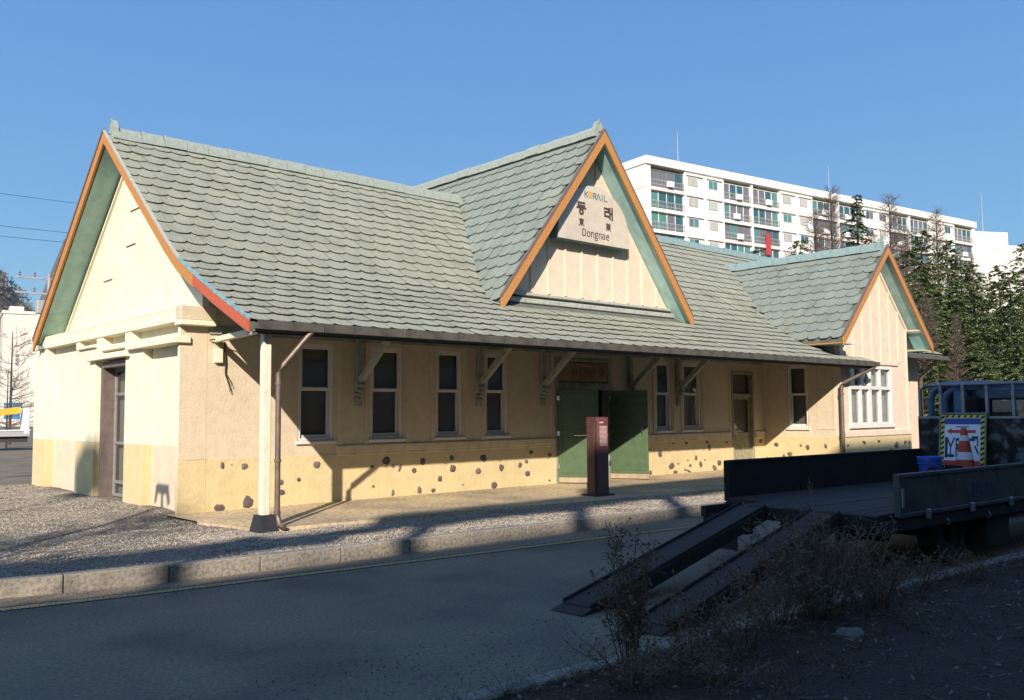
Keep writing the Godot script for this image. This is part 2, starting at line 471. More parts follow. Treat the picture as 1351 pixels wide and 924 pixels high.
func build_ground():
	gn.seed = 5; gn.frequency = 0.05
	var g := MB.new()
	g.quad(V(-900, -0.20, 900), V(900, -0.20, 900), V(900, -0.20, -900), V(-900, -0.20, -900))
	structure("ground", g, M.lot)
	structure("road", strip(KERB, -0.02, NEAR, 0.03, -14, 30, -0.17, 60), M.asphalt)
	structure("gutter_strip", strip(KERB, -0.02, LINE, -0.12, -14, 30, -0.166, 60), M.gutter_strip)
	structure("yellow_road_line", strip(LINE, -0.07, LINE, 0.07, -14, 30, -0.162, 60), M.yellow)
	# gravel bed
	var gb := MB.new()
	var xs := []
	var x := -16.0
	while x < 26.0:
		xs.append(x)
		x += 0.25 if x < 10 else 0.6
	for i in xs.size() - 1:
		var z0 := -9.2
		var xa: float = xs[i]; var xb: float = xs[i + 1]
		var nz := 64
		for j in nz:
			var za0: float = lerp(z0, interp(KERB, xa) - 0.12, float(j) / nz); var za1: float = lerp(z0, interp(KERB, xa) - 0.12, float(j + 1) / nz)
			var zb0: float = lerp(z0, interp(KERB, xb) - 0.12, float(j) / nz); var zb1: float = lerp(z0, interp(KERB, xb) - 0.12, float(j + 1) / nz)
			if xa > 0.6 and za1 < -0.4: continue
			gb.quad(V(xa, gravel_y(xa, za1), za1), V(xb, gravel_y(xb, zb1), zb1), V(xb, gravel_y(xb, zb0), zb0), V(xa, gravel_y(xa, za0), za0))
	gb.quad(V(-16, -0.2, -9.2), V(-16, 0.0, -9.2), V(0.6, 0.0, -9.2), V(0.6, -0.2, -9.2))
	structure("gravel_bed", gb, M.gravel)
	# loose gravel stones
	var pb := MB.new()
	var pts := []
	for k in 8: pts.append(V((0.5 if k & 1 else -0.5) * (0.85 if k & 2 else 1.0), 0.32 if k & 2 else -0.32, (0.5 if k & 4 else -0.5) * (0.8 if k & 2 else 1.0)))
	pb.use_col = true
	pb.cobox(Transform3D(), V(1, 0.62, 0.8), 0.3)
	var mm := MultiMesh.new()
	mm.transform_format = MultiMesh.TRANSFORM_3D
	mm.use_colors = true
	mm.mesh = pb.mesh()
	var tr := []; var cl := []
	var count := 0
	while count < 125000:
		var px: float; var pz: float
		if rng.randf() < 0.55:
			px = rng.randf_range(-6.5, 0.4); pz = rng.randf_range(-9, 4.95)
		else:
			px = rng.randf_range(-1, 13.0); pz = rng.randf_range(2.4, 5.3)
		count += 1
		if pz > interp(KERB, px) - 0.16: continue
		if px > -0.05 and pz < interp(APRON, px) - 0.1 + 0.12 * gn.get_noise_1d(px * 40.0) : continue
		if px > -0.02 and pz < 0.05: continue
		var s := rng.randf_range(0.010, 0.025)
		var t := Transform3D(Basis.from_euler(V(rng.randf_range(-0.5, 0.5), rng.randf() * TAU, rng.randf_range(-0.5, 0.5))).scaled(V(s, s * rng.randf_range(0.7, 1.1), s)), V(px, gravel_y(px, pz) + s * 0.2, pz))
		tr.append(t)
		var b := rng.randf_range(0.15, 0.38)
		var w := rng.randf()
		cl.append(Color(b * lerp(1.02, 1.12, w), b * 0.95, b * lerp(0.86, 0.66, w)))
	mm.instance_count = tr.size()
	for k in tr.size():
		mm.set_instance_transform(k, tr[k]); mm.set_instance_color(k, cl[k])
	var mi := MultiMeshInstance3D.new()
	mi.name = "gravel"
	mi.multimesh = mm; mi.material_override = M.pebble
	mi.set_meta("kind", "stuff"); mi.set_meta("label", "loose grey and tan gravel around the station"); mi.set_meta("category", "gravel")
	add_child(mi)
	# concrete apron
	var ap := MB.new()
	for k in 68:
		var xa: float = lerp(-0.16, 17.2, k / 68.0); var xb: float = lerp(-0.16, 17.2, (k + 1) / 68.0)
		var ea := interp(APRON, xa) + 0.05 * gn.get_noise_1d(xa * 25.0); var eb := interp(APRON, xb) + 0.05 * gn.get_noise_1d(xb * 25.0)
		ap.quad(V(xa, 0.012, ea), V(xb, 0.012, eb), V(xb, 0.012, -0.1), V(xa, 0.012, -0.1))
		ap.quad(V(xa, -0.1, ea), V(xb, -0.1, eb), V(xb, 0.012, eb), V(xa, 0.012, ea))
	structure("concrete_apron", ap, M.concrete)
	# far kerb, stone by stone
	var fk := Node3D.new(); fk.name = "kerb"; fk.set_meta("kind", "structure"); add_child(fk)
	var kx := -13.0
	while kx < 26.0:
		var L := 0.995
		var a := V(kx, 0, interp(KERB, kx)); var b := V(kx + L, 0, interp(KERB, kx + L))
		var d := (b - a).normalized()
		var nrm := V(d.z, 0, -d.x)
		var mb := MB.new()
		var c := (a + b) * 0.5 + nrm * 0.075 + V(0, -0.085 + rng.randf_range(-0.006, 0.006), 0)
		mb.cobox(Transform3D(Basis(d, Vector3.UP, d.cross(Vector3.UP)), c), V(a.distance_to(b) - 0.005, 0.19, 0.15), 0.009)
		part("kerb_stone", mb, M.kerb, fk)
		kx += 1.0
	var nk := Node3D.new(); nk.name = "near_kerb"; nk.set_meta("kind", "structure"); add_child(nk)
	kx = -6.0
	while kx < 24.0:
		var a := V(kx, 0, interp(NEAR, kx)); var b := V(kx + 1.0, 0, interp(NEAR, kx + 1.0))
		var d := (b - a).normalized()
		var mb := MB.new()
		mb.cobox(Transform3D(Basis(d, Vector3.UP, d.cross(Vector3.UP)), (a + b) * 0.5 + V(0, -0.11 + rng.randf_range(-0.008, 0.008), 0.075)), V(0.988, 0.2, 0.15), 0.014)
		part("kerb_stone", mb, M.kerb, nk)
		kx += 1.0
	# earth bank on the near side
	var eb2 := MB.new()
	var nx := 150; var nz2 := 50
	var hy := func(xx, zz): 
		var e: float = zz - interp(NEAR, xx) - 0.14
		return -0.04 + 0.035 * minf(e, 3.0) + (0.035 * gn.get_noise_2d(xx * 14, zz * 14) + 0.02 * gn.get_noise_2d(xx * 50, zz * 50)) * clampf(e * 3.0, 0, 1)
	for i in nx:
		for j in nz2:
			var q := []
			for e in [[0, 1], [1, 1], [1, 0], [0, 0]]:
				var xx: float = lerp(-7.0, 16.0, float(i + e[0]) / nx)
				var zz: float = interp(NEAR, xx) + 0.14 + 9.0 * pow(float(j + e[1]) / nz2, 1.6)
				q.append(V(xx, hy.call(xx, zz), zz))
			eb2.quad(q[0], q[1], q[2], q[3])
	structure("earth_bank", eb2, M.earth)
	# dead leaves and litter on the bank
	var lf := MB.new()
	lf.use_col = true
	for k in 3200:
		var xx := rng.randf_range(-3.0, 8.0)
		var zz := interp(NEAR, xx) + 0.05 + 3.2 * pow(rng.randf(), 1.3)
		var s := rng.randf_range(0.008, 0.028)
		var t := Transform3D(Basis.from_euler(V(rng.randf_range(-0.6, 0.6), rng.randf() * TAU, rng.randf_range(-0.6, 0.6))), V(xx, maxf(hy.call(xx, zz), -0.03) + 0.012, zz))
		var b := rng.randf_range(0.03, 0.16)
		lf.col = Color(b * 1.25, b, b * rng.randf_range(0.6, 0.9))
		lf.quad(t * V(-s, 0, 0), t * V(0, s * 0.12, s * 0.45), t * V(s, 0, 0), t * V(0, s * 0.1, -s * 0.45))
	for k in 900:
		var xx := rng.randf_range(-3.0, 8.0)
		var zz := interp(NEAR, xx) + 0.1 + 3.0 * pow(rng.randf(), 1.3)
		var p := V(xx, hy.call(xx, zz) + 0.015, zz)
		var d := V(rng.randf_range(-1, 1), rng.randf_range(-0.05, 0.25), rng.randf_range(-1, 1)) * rng.randf_range(0.05, 0.22)
		var b := rng.randf_range(0.04, 0.13)
		lf.col = Color(b * 1.25, b, b * 0.7)
		lf.tube([p, p + d], 0.004, 0.002, 3, false)
	for k in 420:
		var xx := rng.randf_range(-3.0, 8.0)
		var zz := interp(NEAR, xx) + 0.12 + 2.6 * pow(rng.randf(), 2.2)
		var p := V(xx, hy.call(xx, zz), zz)
		for q in 9:
			var b := rng.randf_range(0.04, 0.15)
			lf.col = Color(b * 1.2, b, b * 0.62)
			var d := V(rng.randf_range(-0.7, 0.7), rng.randf_range(0.35, 1.0), rng.randf_range(-0.7, 0.7)) * rng.randf_range(0.05, 0.17)
			lf.tube([p, p + d * 0.6, p + d + V(0, -0.02, 0)], 0.0022, 0.001, 3, false)
	var lo := part("leaf_litter", lf, M.dry, self)
	lo.set_meta("kind", "stuff"); lo.set_meta("label", "dead leaves and broken stalks on the earth bank"); lo.set_meta("category", "leaf litter")
	# grit washed along the near kerb
	var gr := MultiMesh.new()
	gr.transform_format = MultiMesh.TRANSFORM_3D; gr.use_colors = true; gr.mesh = pb.mesh()
	var gt := []
	for k in 9000:
		var xx := rng.randf_range(-6.5, 9.0)
		var nearside := rng.randf() < 0.7
		var zz: float = interp(NEAR, xx) - 1.6 * pow(rng.randf(), 2.6) if nearside else interp(KERB, xx) + 0.03 + 0.8 * pow(rng.randf(), 3.0)
		var sz := rng.randf_range(0.005, 0.016)
		gt.append([Transform3D(Basis.from_euler(V(rng.randf(), rng.randf() * TAU, rng.randf())).scaled(V(sz, sz, sz)), V(xx, -0.168 + sz * 0.2, zz)), rng.randf_range(0.06, 0.24)])
	gr.instance_count = gt.size()
	for k in gt.size():
		gr.set_instance_transform(k, gt[k][0]); gr.set_instance_color(k, Color(gt[k][1] * 1.1, gt[k][1] * 0.95, gt[k][1] * 0.75))
	var gi := MultiMeshInstance3D.new()
	gi.name = "road_grit"; gi.multimesh = gr; gi.material_override = M.pebble
	gi.set_meta("kind", "stuff"); gi.set_meta("label", "fine grit washed along both road edges"); gi.set_meta("category", "grit")
	add_child(gi)
	# stones half sunk in the bank
	var lab := ["flat pale stone lying at the foot of the tall dry weed", "grey stone on the bank nearest the road kerb", "rough stone on the dark earth at the lower right"]
	var sp := [V(-1.05, 0, 11.1), V(0.35, 0, 11.3), V(2.3, 0, 12.0)]
	for k in 3:
		var mb := MB.new()
		rock(mb, V(0.14, 0.05, 0.10), 50 + k)
		var o := solo("bank_stone", mb, M.stone_b, lab[k], "stone", "stones on the earth bank")
		o.position = sp[k] + V(0, hy.call(sp[k].x, sp[k].z) + 0.015, 0)

func rock(mb: MB, s: Vector3, sd: int):
	# rough pebble from a lat-long ball with noise
	var f := FastNoiseLite.new(); f.seed = sd; f.frequency = 0.9
	var nu := 8; var nv := 5
	var pt := func(i, j):
		var th: float = TAU * (i % nu) / nu; var ph: float = PI * j / nv
		var d := V(cos(th) * sin(ph), cos(ph), sin(th) * sin(ph))
		return d * s * (1.0 + 0.35 * f.get_noise_3dv(d * 2.0))
	for i in nu:
		for j in nv:
			var a = pt.call(i, j); var b = pt.call(i + 1, j); var c = pt.call(i + 1, j + 1); var d = pt.call(i, j + 1)
			if j > 0: mb.tri(a, b, c)
			if j < nv - 1: mb.tri(a, c, d)

# ---------------------------------------------------------------- station
var CAMP := Vector3(-5.79, 1.6, 14.53)
var FP := [Vector2(-3.45, 7.12), Vector2(-1.7, 5.72), Vector2(-0.2, 4.53), Vector2(0.35, 4.14), Vector2(0.95, 3.83), Vector2(1.75, 3.45), Vector2(2.86, 2.965)]
var BP := [Vector2(-3.45, 7.12), Vector2(-7.95, 3.40)]
var XB := -0.15

func zy(x0: float) -> Transform3D:
	return Transform3D(Basis(V(0, 0, 1), V(0, 1, 0), V(-1, 0, 0)), V(x0, 0, 0))
func xy(z0: float) -> Transform3D:
	return Transform3D(Basis(), V(0, 0, z0))

func front_y(z: float) -> float:
	for k in FP.size() - 1:
		if z <= FP[k + 1].x:
			return lerp(FP[k].y, FP[k + 1].y, (z - FP[k].x) / (FP[k + 1].x - FP[k].x))
	return FP[-1].y

# rectangles of a wall u0..u1, y0..y1 left when the holes [u0,u1,y0,y1] are cut out
func wall_rects(u0: float, u1: float, y0: float, y1: float, holes: Array) -> Array:
	var cuts := [u0, u1]
	for h in holes:
		for e in [h[0], h[1]]:
			if e > u0 and e < u1: cuts.append(e)
	cuts.sort()
	var out := []
	for k in cuts.size() - 1:
		if cuts[k + 1] - cuts[k] < 0.001: continue
		var mid: float = (cuts[k] + cuts[k + 1]) * 0.5
		var y := y0
		for h in holes:
			if mid > h[0] and mid < h[1]:
				if h[2] > y: out.append([cuts[k], cuts[k + 1], y, min(h[2], y1)])
				y = max(y, h[3])
		if y < y1: out.append([cuts[k], cuts[k + 1], y, y1])
	return out

func strip_zy(prof: Array, top: float, bottom: float, x0: float, depth: float) -> MB:
	var mb := MB.new()
	var p := PackedVector2Array()
	for q in prof: p.append(q + Vector2(0, top))
	for k in range(prof.size() - 1, -1, -1): p.append(prof[k] + Vector2(0, bottom))
	mb.prism(p, zy(x0), depth)
	return mb

func window(parent: Node3D, t: Transform3D, w: float, h: float, fm: Material, blind: Material, depth := 0.07) -> Node3D:
	var o := sub("window", parent)
	o.transform = t
	var f := MB.new()
	var fw := 0.065
	f.cbox(V(0, 0, -depth - 0.06), V(fw, h, -depth + 0.05), 0.008)
	f.cbox(V(w - fw, 0, -depth - 0.06), V(w, h, -depth + 0.05), 0.008)
	f.cbox(V(fw, h - fw, -depth - 0.06), V(w - fw, h, -depth + 0.05), 0.008)
	f.cbox(V(fw, 0, -depth - 0.06), V(w - fw, 0.05, -depth + 0.05), 0.008)
	part("frame", f, fm, o)
	var s := MB.new()
	s.cbox(V(-0.05, -0.06, -depth - 0.02), V(w + 0.05, -0.003, 0.05), 0.01)
	part("sill", s, fm, o)
	var mid := h * 0.52
	for k in 2:
		var y0: float = mid if k == 1 else 0.05
		var y1: float = h - fw if k == 1 else mid + 0.035
		var zz: float = -depth + 0.015 if k == 1 else -depth - 0.035
		var b := 0.04 if k == 1 else 0.048
		var m := MB.new()
		m.cbox(V(fw, y0, zz - 0.02), V(fw + b, y1, zz + 0.02), 0.006)
		m.cbox(V(w - fw - b, y0, zz - 0.02), V(w - fw, y1, zz + 0.02), 0.006)
		m.cbox(V(fw + b, y1 - b, zz - 0.02), V(w - fw - b, y1, zz + 0.02), 0.006)
		m.cbox(V(fw + b, y0, zz - 0.02), V(w - fw - b, y0 + b + 0.01, zz + 0.02), 0.006)
		part("sash", m, fm, o)
		part("pane", bxp(V(fw + b, y0 + b, zz - 0.004), V(w - fw - b, y1 - b, zz + 0.004)), M.glass, o)
	part("blind", bxp(V(fw + 0.01, 0.02, -depth - 0.12), V(w - fw - 0.01, h - 0.02, -depth - 0.10)), blind, o)
	return o

func stones(parent: Node3D, list: Array, axis: int, plane: float):
	var k := 0
	for s in list:
		k += 1
		var mb := MB.new()
		rock(mb, V(s[2] * 0.56, s[3] * 0.56, 0.038) if axis == 0 else V(0.038, s[3] * 0.56, s[2] * 0.56), k * 7 + int(plane * 10))
		var o := part("stone", mb, M.stone if k % 3 else M.stone_b, parent)
		o.position = V(s[0], maxf(s[1], s[3] * 0.4 + 0.01), plane) if axis == 0 else V(plane, maxf(s[1], 0.05), s[0])
		o.rotation = V(0, 0, (k * 37 % 60 - 30) * 0.012) if axis == 0 else V((k * 37 % 60 - 30) * 0.012, 0, 0)

func build_station():
	var S := thing("station_building", "cream stucco station with grey green tiled roof, pointed central gable and long eaves", "station")
	build_front_wall(S)
	build_portico(S)
	build_wing(S)
	build_roof(S)

func build_front_wall(S: Node3D):
	var holes := [[2.16, 2.90, 1.13, 2.90], [3.69, 4.44, 1.13, 2.90], [5.26, 5.94, 1.13, 2.90], [6.56, 7.20, 1.13, 2.90], [8.64, 10.50, -1, 2.86], [12.25, 12.88, 1.13, 2.90], [13.38, 14.14, 1.13, 2.90], [15.56, 16.64, -1, 2.72]]
	var w := MB.new()
	for r in wall_rects(0.48, 17.2, 0.87, 4.05, holes): w.box(V(r[0], r[2], -0.22), V(r[1], r[3], 0.0))
	part("front_wall", w, M.peach, S)
	for e in [[0.48, 8.64], [10.50, 15.56], [16.64, 17.2]]:
		var dd := part("dado", bxp(V(e[0], -0.05, -0.22), V(e[1], 0.87, 0.015)), M.dado, S)
		stones(dd, FRONT_STONES.filter(func(q): return q[0] > e[0] and q[0] < e[1]), 0, 0.0)
	# moulded band above the dado
	for r in [[2.95, 8.62], [10.52, 15.5], [16.7, 17.19]]:
		var b := MB.new()
		b.cbox(V(r[0], 0.885, -0.05), V(r[1], 1.03, 0.05), 0.012)
		b.cbox(V(r[0], 0.84, -0.05), V(r[1], 0.883, 0.035), 0.008)
		part("dado_band", b, M.band, S)
	# flat posts framing the wall panels
	for x in [2.98, 3.56, 4.5, 5.12, 6.0, 6.44, 7.26, 8.5, 10.58, 12.12, 12.94, 13.26, 14.22, 15.44]:
		part("wall_post", bxp(V(x, 1.032, -0.05), V(x + 0.09, 4.0, 0.022), 0.006), M.peach, S)
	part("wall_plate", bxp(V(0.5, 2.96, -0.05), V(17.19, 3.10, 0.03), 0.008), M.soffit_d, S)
	for k in 6:
		var h: Array = [holes[0], holes[1], holes[2], holes[3], holes[5], holes[6]][k]
		window(S, Transform3D(Basis(), V(h[0], h[2], 0)), h[1] - h[0], h[3] - h[2], M.white_frame, M.blind)
	# main entrance: frame, board over the doors, two green leaves standing open
	var e := sub("entrance", S)
	var f := MB.new()
	f.cbox(V(8.64, 0.0, -0.2), V(8.72, 2.86, 0.03), 0.01)
	f.cbox(V(10.42, 0.0, -0.2), V(10.5, 2.86, 0.03), 0.01)
	f.cbox(V(8.72, 2.78, -0.2), V(10.42, 2.86, 0.03), 0.01)
	f.cbox(V(8.72, 2.14, -0.2), V(10.42, 2.30, 0.03), 0.01)
	part("door_frame", f, M.soffit_d, e)
	var sb := part("sign_board", bxp(V(8.74, 2.32, -0.06), V(10.40, 2.76, 0.02), 0.008), M.orange_board, e)
	var st := MB.new()
	hangul(st, ["icon", "na", "ga", "neun"], Transform3D(Basis(), V(9.12, 2.44, 0.021)), 0.19, 0.215, 0.026, 0.006)
	part("lettering", st, M.orange_ink, e)
	var st2 := MB.new()
	hangul(st2, ["gos"], Transform3D(Basis(), V(10.1, 2.44, 0.021)), 0.19, 0.215, 0.026, 0.006)
	part("lettering", st2, M.orange_ink, e)
	for k in 2:
		var leaf := sub("door", S)
		leaf.position = V(8.70 if k == 0 else 10.44, 0.03, 0.05)
		# left leaf swings towards the platform, right leaf is folded back
		leaf.rotation.y = -deg_to_rad(58.0) if k == 0 else -deg_to_rad(62.0)
		var wd := 0.92
		var p := MB.new()
		p.cbox(V(0.0, 0.12, -0.022), V(wd, 2.09, 0.022), 0.006)
		part("panel", p, M.green_door, leaf)
		for mq in [[0.06, 1.16, wd - 0.06, 2.0], [0.06, 0.2, wd - 0.06, 1.02]]:
			var mo := MB.new()
			mo.cbox(V(mq[0], mq[1], 0.018), V(mq[0] + 0.025, mq[3], 0.03), 0.004); mo.cbox(V(mq[2] - 0.025, mq[1], 0.018), V(mq[2], mq[3], 0.03), 0.004)
			mo.cbox(V(mq[0], mq[1], 0.018), V(mq[2], mq[1] + 0.025, 0.0302), 0.004); mo.cbox(V(mq[0], mq[3] - 0.025, 0.018), V(mq[2], mq[3], 0.0302), 0.004)
			part("moulding", mo, M.green_door, leaf)
		for y in [0.3, 1.05, 1.85]: part("hinge", bxp(V(-0.03, y, -0.02), V(0.03, y + 0.11, 0.028), 0.006), M.chrome, leaf)
		part("kick_plate", bxp(V(-0.002, 0.0, -0.025), V(wd + 0.002, 0.118, 0.025), 0.004), M.kick, leaf)
		var hd := MB.new()
		if k == 0:
			hd.tube([V(wd - 0.06, 1.07, 0.022), V(wd - 0.06, 1.07, 0.075)], 0.02, 0.02, 8)
			hd.tube([V(wd - 0.06, 1.07, 0.075), V(wd - 0.55, 1.06, 0.075)], 0.012, 0.012, 8)
		else:
			var arc := []
			for q in 11: arc.append(V(wd - 0.12 - 0.06 * sin(PI * q / 10.0) * 0.3, 1.02 + 0.22 * q / 10.0, 0.022 + 0.055 * sin(PI * q / 10.0)))
			hd.tube(arc, 0.013, 0.013, 7)
		part("handle", hd, M.chrome, leaf)
	# inside the entrance
	var wb := part("inner_partition", bxp(V(10.9, 0.0, -2.6), V(13.0, 2.4, -2.5)), M.room, S)
	# side door
	var od := sub("side_door", S)
	var odf := MB.new()
	odf.cbox(V(15.56, 0, -0.2), V(15.63, 2.72, 0.03), 0.01)
	odf.cbox(V(16.57, 0, -0.2), V(16.64, 2.72, 0.03), 0.01)
	odf.cbox(V(15.63, 2.65, -0.2), V(16.57, 2.72, 0.03), 0.01)
	odf.cbox(V(15.63, 2.02, -0.2), V(16.57, 2.10, 0.0), 0.01)
	part("door_frame", odf, M.old_door, od)
	part("transom_pane", bxp(V(15.63, 2.10, -0.12), V(16.57, 2.65, -0.11)), M.glass, od)
	part("door_panel", bxp(V(15.63, 0.02, -0.12), V(16.57, 0.92, -0.07), 0.008), M.old_door, od)
	var odr := MB.new()
	odr.cbox(V(15.63, 0.92, -0.12), V(15.71, 2.02, -0.07), 0.006)
	odr.cbox(V(16.49, 0.92, -0.12), V(16.57, 2.02, -0.07), 0.006)
	odr.cbox(V(15.71, 0.92, -0.12), V(16.49, 1.0, -0.07), 0.006)
	odr.cbox(V(15.71, 1.94, -0.12), V(16.49, 2.02, -0.07), 0.006)
	part("door_rail", odr, M.old_door, od)
	part("door_pane", bxp(V(15.71, 1.0, -0.1), V(16.49, 1.94, -0.092)), M.glass, od)
	part("blind", bxp(V(15.64, 0.95, -0.20), V(16.56, 2.66, -0.18)), M.blind_light, od)
	var oh := MB.new()
	oh.tube([V(15.69, 0.98, -0.07), V(15.69, 0.98, -0.02), V(15.83, 0.97, -0.02)], 0.013, 0.011, 7)
	part("handle", oh, M.chrome, od)
	# eave brackets
	for x in [3.40, 6.36, 8.22, 11.22, 13.12]:
		var b := MB.new()
		var xw := 0.065
		b.cbox(V(x - xw, 2.02, 0.0), V(x + xw, 3.95, 0.10), 0.01)
		b.bar(V(x, 2.22, 0.10), V(x, 3.16, 1.28), 0.10, 0.13, Vector3.UP, 0.012)
		b.cbox(V(x - xw, 2.10, 0.10), V(x + xw, 2.17, 0.22), 0.01)
		b.cbox(V(x - xw + 0.006, 2.02, 0.10), V(x + xw - 0.006, 2.075, 0.18), 0.01)
		b.cbox(V(x - xw + 0.004, 1.94, 0.0), V(x + xw - 0.004, 1.995, 0.14), 0.01)
		b.cbox(V(x - xw, 1.74, 0.0), V(x + xw, 1.92, 0.085), 0.02)
		part("eave_bracket", b, M.teal, S)
	# corner post of the eaves with its shoe, strut and rain pipe
	var px := 0.19; var pz := 2.66
	part("eave_post", bxp(V(px - 0.06, 0.15, pz - 0.06), V(px + 0.06, 2.80, pz + 0.06), 0.008), M.cream, S)
	var sh := MB.new()
	var q := [0.13, 0.10]
	for k in 4:
		var c0 := [V(-1, 0, 1), V(1, 0, 1), V(1, 0, -1), V(-1, 0, -1)]
		var a: Vector3 = c0[k]; var bq: Vector3 = c0[(k + 1) % 4]
		var o3 := V(px, 0, pz)
		sh.quad(o3 + a * 0.15 + V(0, -0.03, 0), o3 + bq * 0.15 + V(0, -0.03, 0), o3 + bq * 0.105 + V(0, 0.20, 0), o3 + a * 0.105 + V(0, 0.20, 0))
		sh.tri(o3 + V(0, 0.20, 0), o3 + a * 0.105 + V(0, 0.20, 0), o3 + bq * 0.105 + V(0, 0.20, 0))
	part("post_shoe", sh, M.dark_iron, S)
	var es := MB.new()
	es.bar(V(0.62, 2.87, 0.0), V(px + 0.01, 2.845, pz + 0.05), 0.09, 0.09, Vector3.UP, 0.006)
	part("eave_strut", es, M.cream, S)
	var dp := MB.new()
	dp.tube([V(0.78, 2.80, 2.93), V(0.72, 2.74, 2.92), V(0.42, 2.32, 2.76), V(0.35, 2.20, 2.74), V(0.35, 0.2, 2.74), V(0.36, 0.05, 2.80), V(0.38, 0.03, 2.9)], 0.04, 0.04, 10)
	for y in [2.05, 0.95, 0.22]: dp.tube([V(0.35, y - 0.02, 2.74), V(0.35, y + 0.02, 2.74)], 0.05, 0.05, 10)
	part("rain_pipe", dp, M.pipe, S)
	var dp2 := MB.new()
	dp2.tube([V(18.1, 2.80, 2.93), V(18.0, 2.74, 2.9), V(17.2, 2.36, 2.50), V(17.1, 2.28, 2.46), V(17.1, 0.0, 2.46)], 0.05, 0.05, 10)
	for y in [2.05, 0.95]: dp2.tube([V(17.1, y - 0.03, 2.46), V(17.1, y + 0.03, 2.46)], 0.062, 0.062, 10)
	part("rain_pipe", dp2, M.pipe, S)
	# cable box and dangling cables by the corner
	part("cable_box", bxp(V(0.58, 2.48, 0.0), V(0.72, 2.72, 0.08), 0.01), M.cream, S)
	var cb := MB.new()
	cb.tube([V(0.50, 2.86, 0.03), V(0.7, 2.9, 0.3), V(0.55, 2.86, 0.9), V(0.4, 2.93, 1.6), V(0.24, 2.93, 2.5)], 0.012, 0.012, 5)
	cb.tube([V(0.76, 2.84, 0.03), V(0.78, 2.5, 0.04), V(0.78, 2.3, 0.03), V(0.86, 2.05, 0.05), V(0.84, 2.0, 0.08)], 0.016, 0.008, 5)
	cb.tube([V(0.78, 2.32, 0.04), V(0.84, 2.2, 0.07), V(0.88, 2.1, 0.07)], 0.008, 0.006, 5)
	part("cable", cb, M.wire, S)
	# shell that closes the rooms
	part("back_wall", bxp(V(0.5, -0.05, -7.75), V(25.4, 3.55, -7.55)), M.cream, S)
	part("floor", bxp(V(0.5, -0.05, -7.55), V(25.3, 0.008, -0.22)), M.room, S)
	part("ceiling", bxp(V(0.54, 3.2, -7.55), V(25.3, 3.26, -0.23)), M.room, S)

var FRONT_STONES := [[0.76, 0.76, 0.08, 0.12], [0.92, 0.77, 0.03, 0.02], [1.15, 0.73, 0.13, 0.11], [0.72, 0.05, 0.21, 0.12], [1.22, 0.12, 0.21, 0.21], [1.81, 0.42, 0.19, 0.11], [1.83, 0.25, 0.2, 0.1], [2.18, 0.45, 0.09, 0.08], [2.54, 0.7, 0.15, 0.13], [3.73, 0.61, 0.09, 0.06], [4.05, 0.71, 0.2, 0.15], [4.2, 0.6, 0.09, 0.07], [4.36, 0.56, 0.05, 0.16], [3.75, 0.24, 0.06, 0.05], [4.2, 0.09, 0.07, 0.13], [4.7, 0.49, 0.12, 0.12], [4.91, 0.66, 0.13, 0.15], [4.83, 0.1, 0.12, 0.14], [5.17, 0.07, 0.12, 0.09], [5.34, 0.29, 0.12, 0.13], [5.64, 0.7, 0.13, 0.12], [5.67, 0.48, 0.17, 0.16], [6.49, 0.66, 0.21, 0.15], [6.34, 0.4, 0.17, 0.13], [6.99, 0.44, 0.15, 0.15], [7.53, 0.47, 0.12, 0.13], [7.72, 0.54, 0.12, 0.09], [7.76, 0.27, 0.17, 0.12], [7.86, 0.73, 0.12, 0.09], [8.44, 0.66, 0.11, 0.1], [5.92, 0.14, 0.04, 0.03], [6.78, 0.08, 0.18, 0.14], [8.42, 0.09, 0.07, 0.05], [11.9, 0.67, 0.12, 0.08], [12.36, 0.54, 0.16, 0.17], [12.9, 0.78, 0.07, 0.05], [13.46, 0.78, 0.12, 0.07], [14.36, 0.78, 0.12, 0.07], [14.46, 0.63, 0.14, 0.18], [15.27, 0.75, 0.11, 0.07], [12.81, 0.21, 0.26, 0.17], [13.09, 0.26, 0.08, 0.05], [13.5, 0.33, 0.08, 0.04], [13.6, 0.19, 0.12, 0.08], [13.38, 0.09, 0.1, 0.07], [13.52, 0.05, 0.23, 0.05], [12.96, 0.05, 0.19, 0.09], [13.86, 0.38, 0.14, 0.14], [14.06, 0.2, 0.14, 0.19], [14.25, 0.31, 0.06, 0.04], [14.68, 0.08, 0.23, 0.14], [14.9, 0.2, 0.21, 0.16], [11.97, 0.08, 0.12, 0.13], [16.95, 0.74, 0.21, 0.11]]
var SIDE_STONES := [[0.38, 0.64, 0.17, 0.13], [0.06, 0.27, 0.04, 0.04], [1.15, 0.63, 0.09, 0.07], [1.36, 0.58, 0.14, 0.16], [0.61, 0.33, 0.08, 0.1], [0.8, 0.38, 0.17, 0.13], [1.9, 0.63, 0.09, 0.14], [1.64, 0.33, 0.09, 0.07]]
var WING_STONES := [[17.42, 0.65, 0.12, 0.07], [18.34, 0.71, 0.19, 0.09], [18.11, 0.4, 0.22, 0.09], [19.22, 0.72, 0.16, 0.08], [19.19, 0.39, 0.13, 0.06], [20.31, 0.58, 0.28, 0.19], [19.94, 0.45, 0.14, 0.08], [20.88, 0.64, 0.18, 0.1], [21.15, 0.63, 0.15, 0.13]]

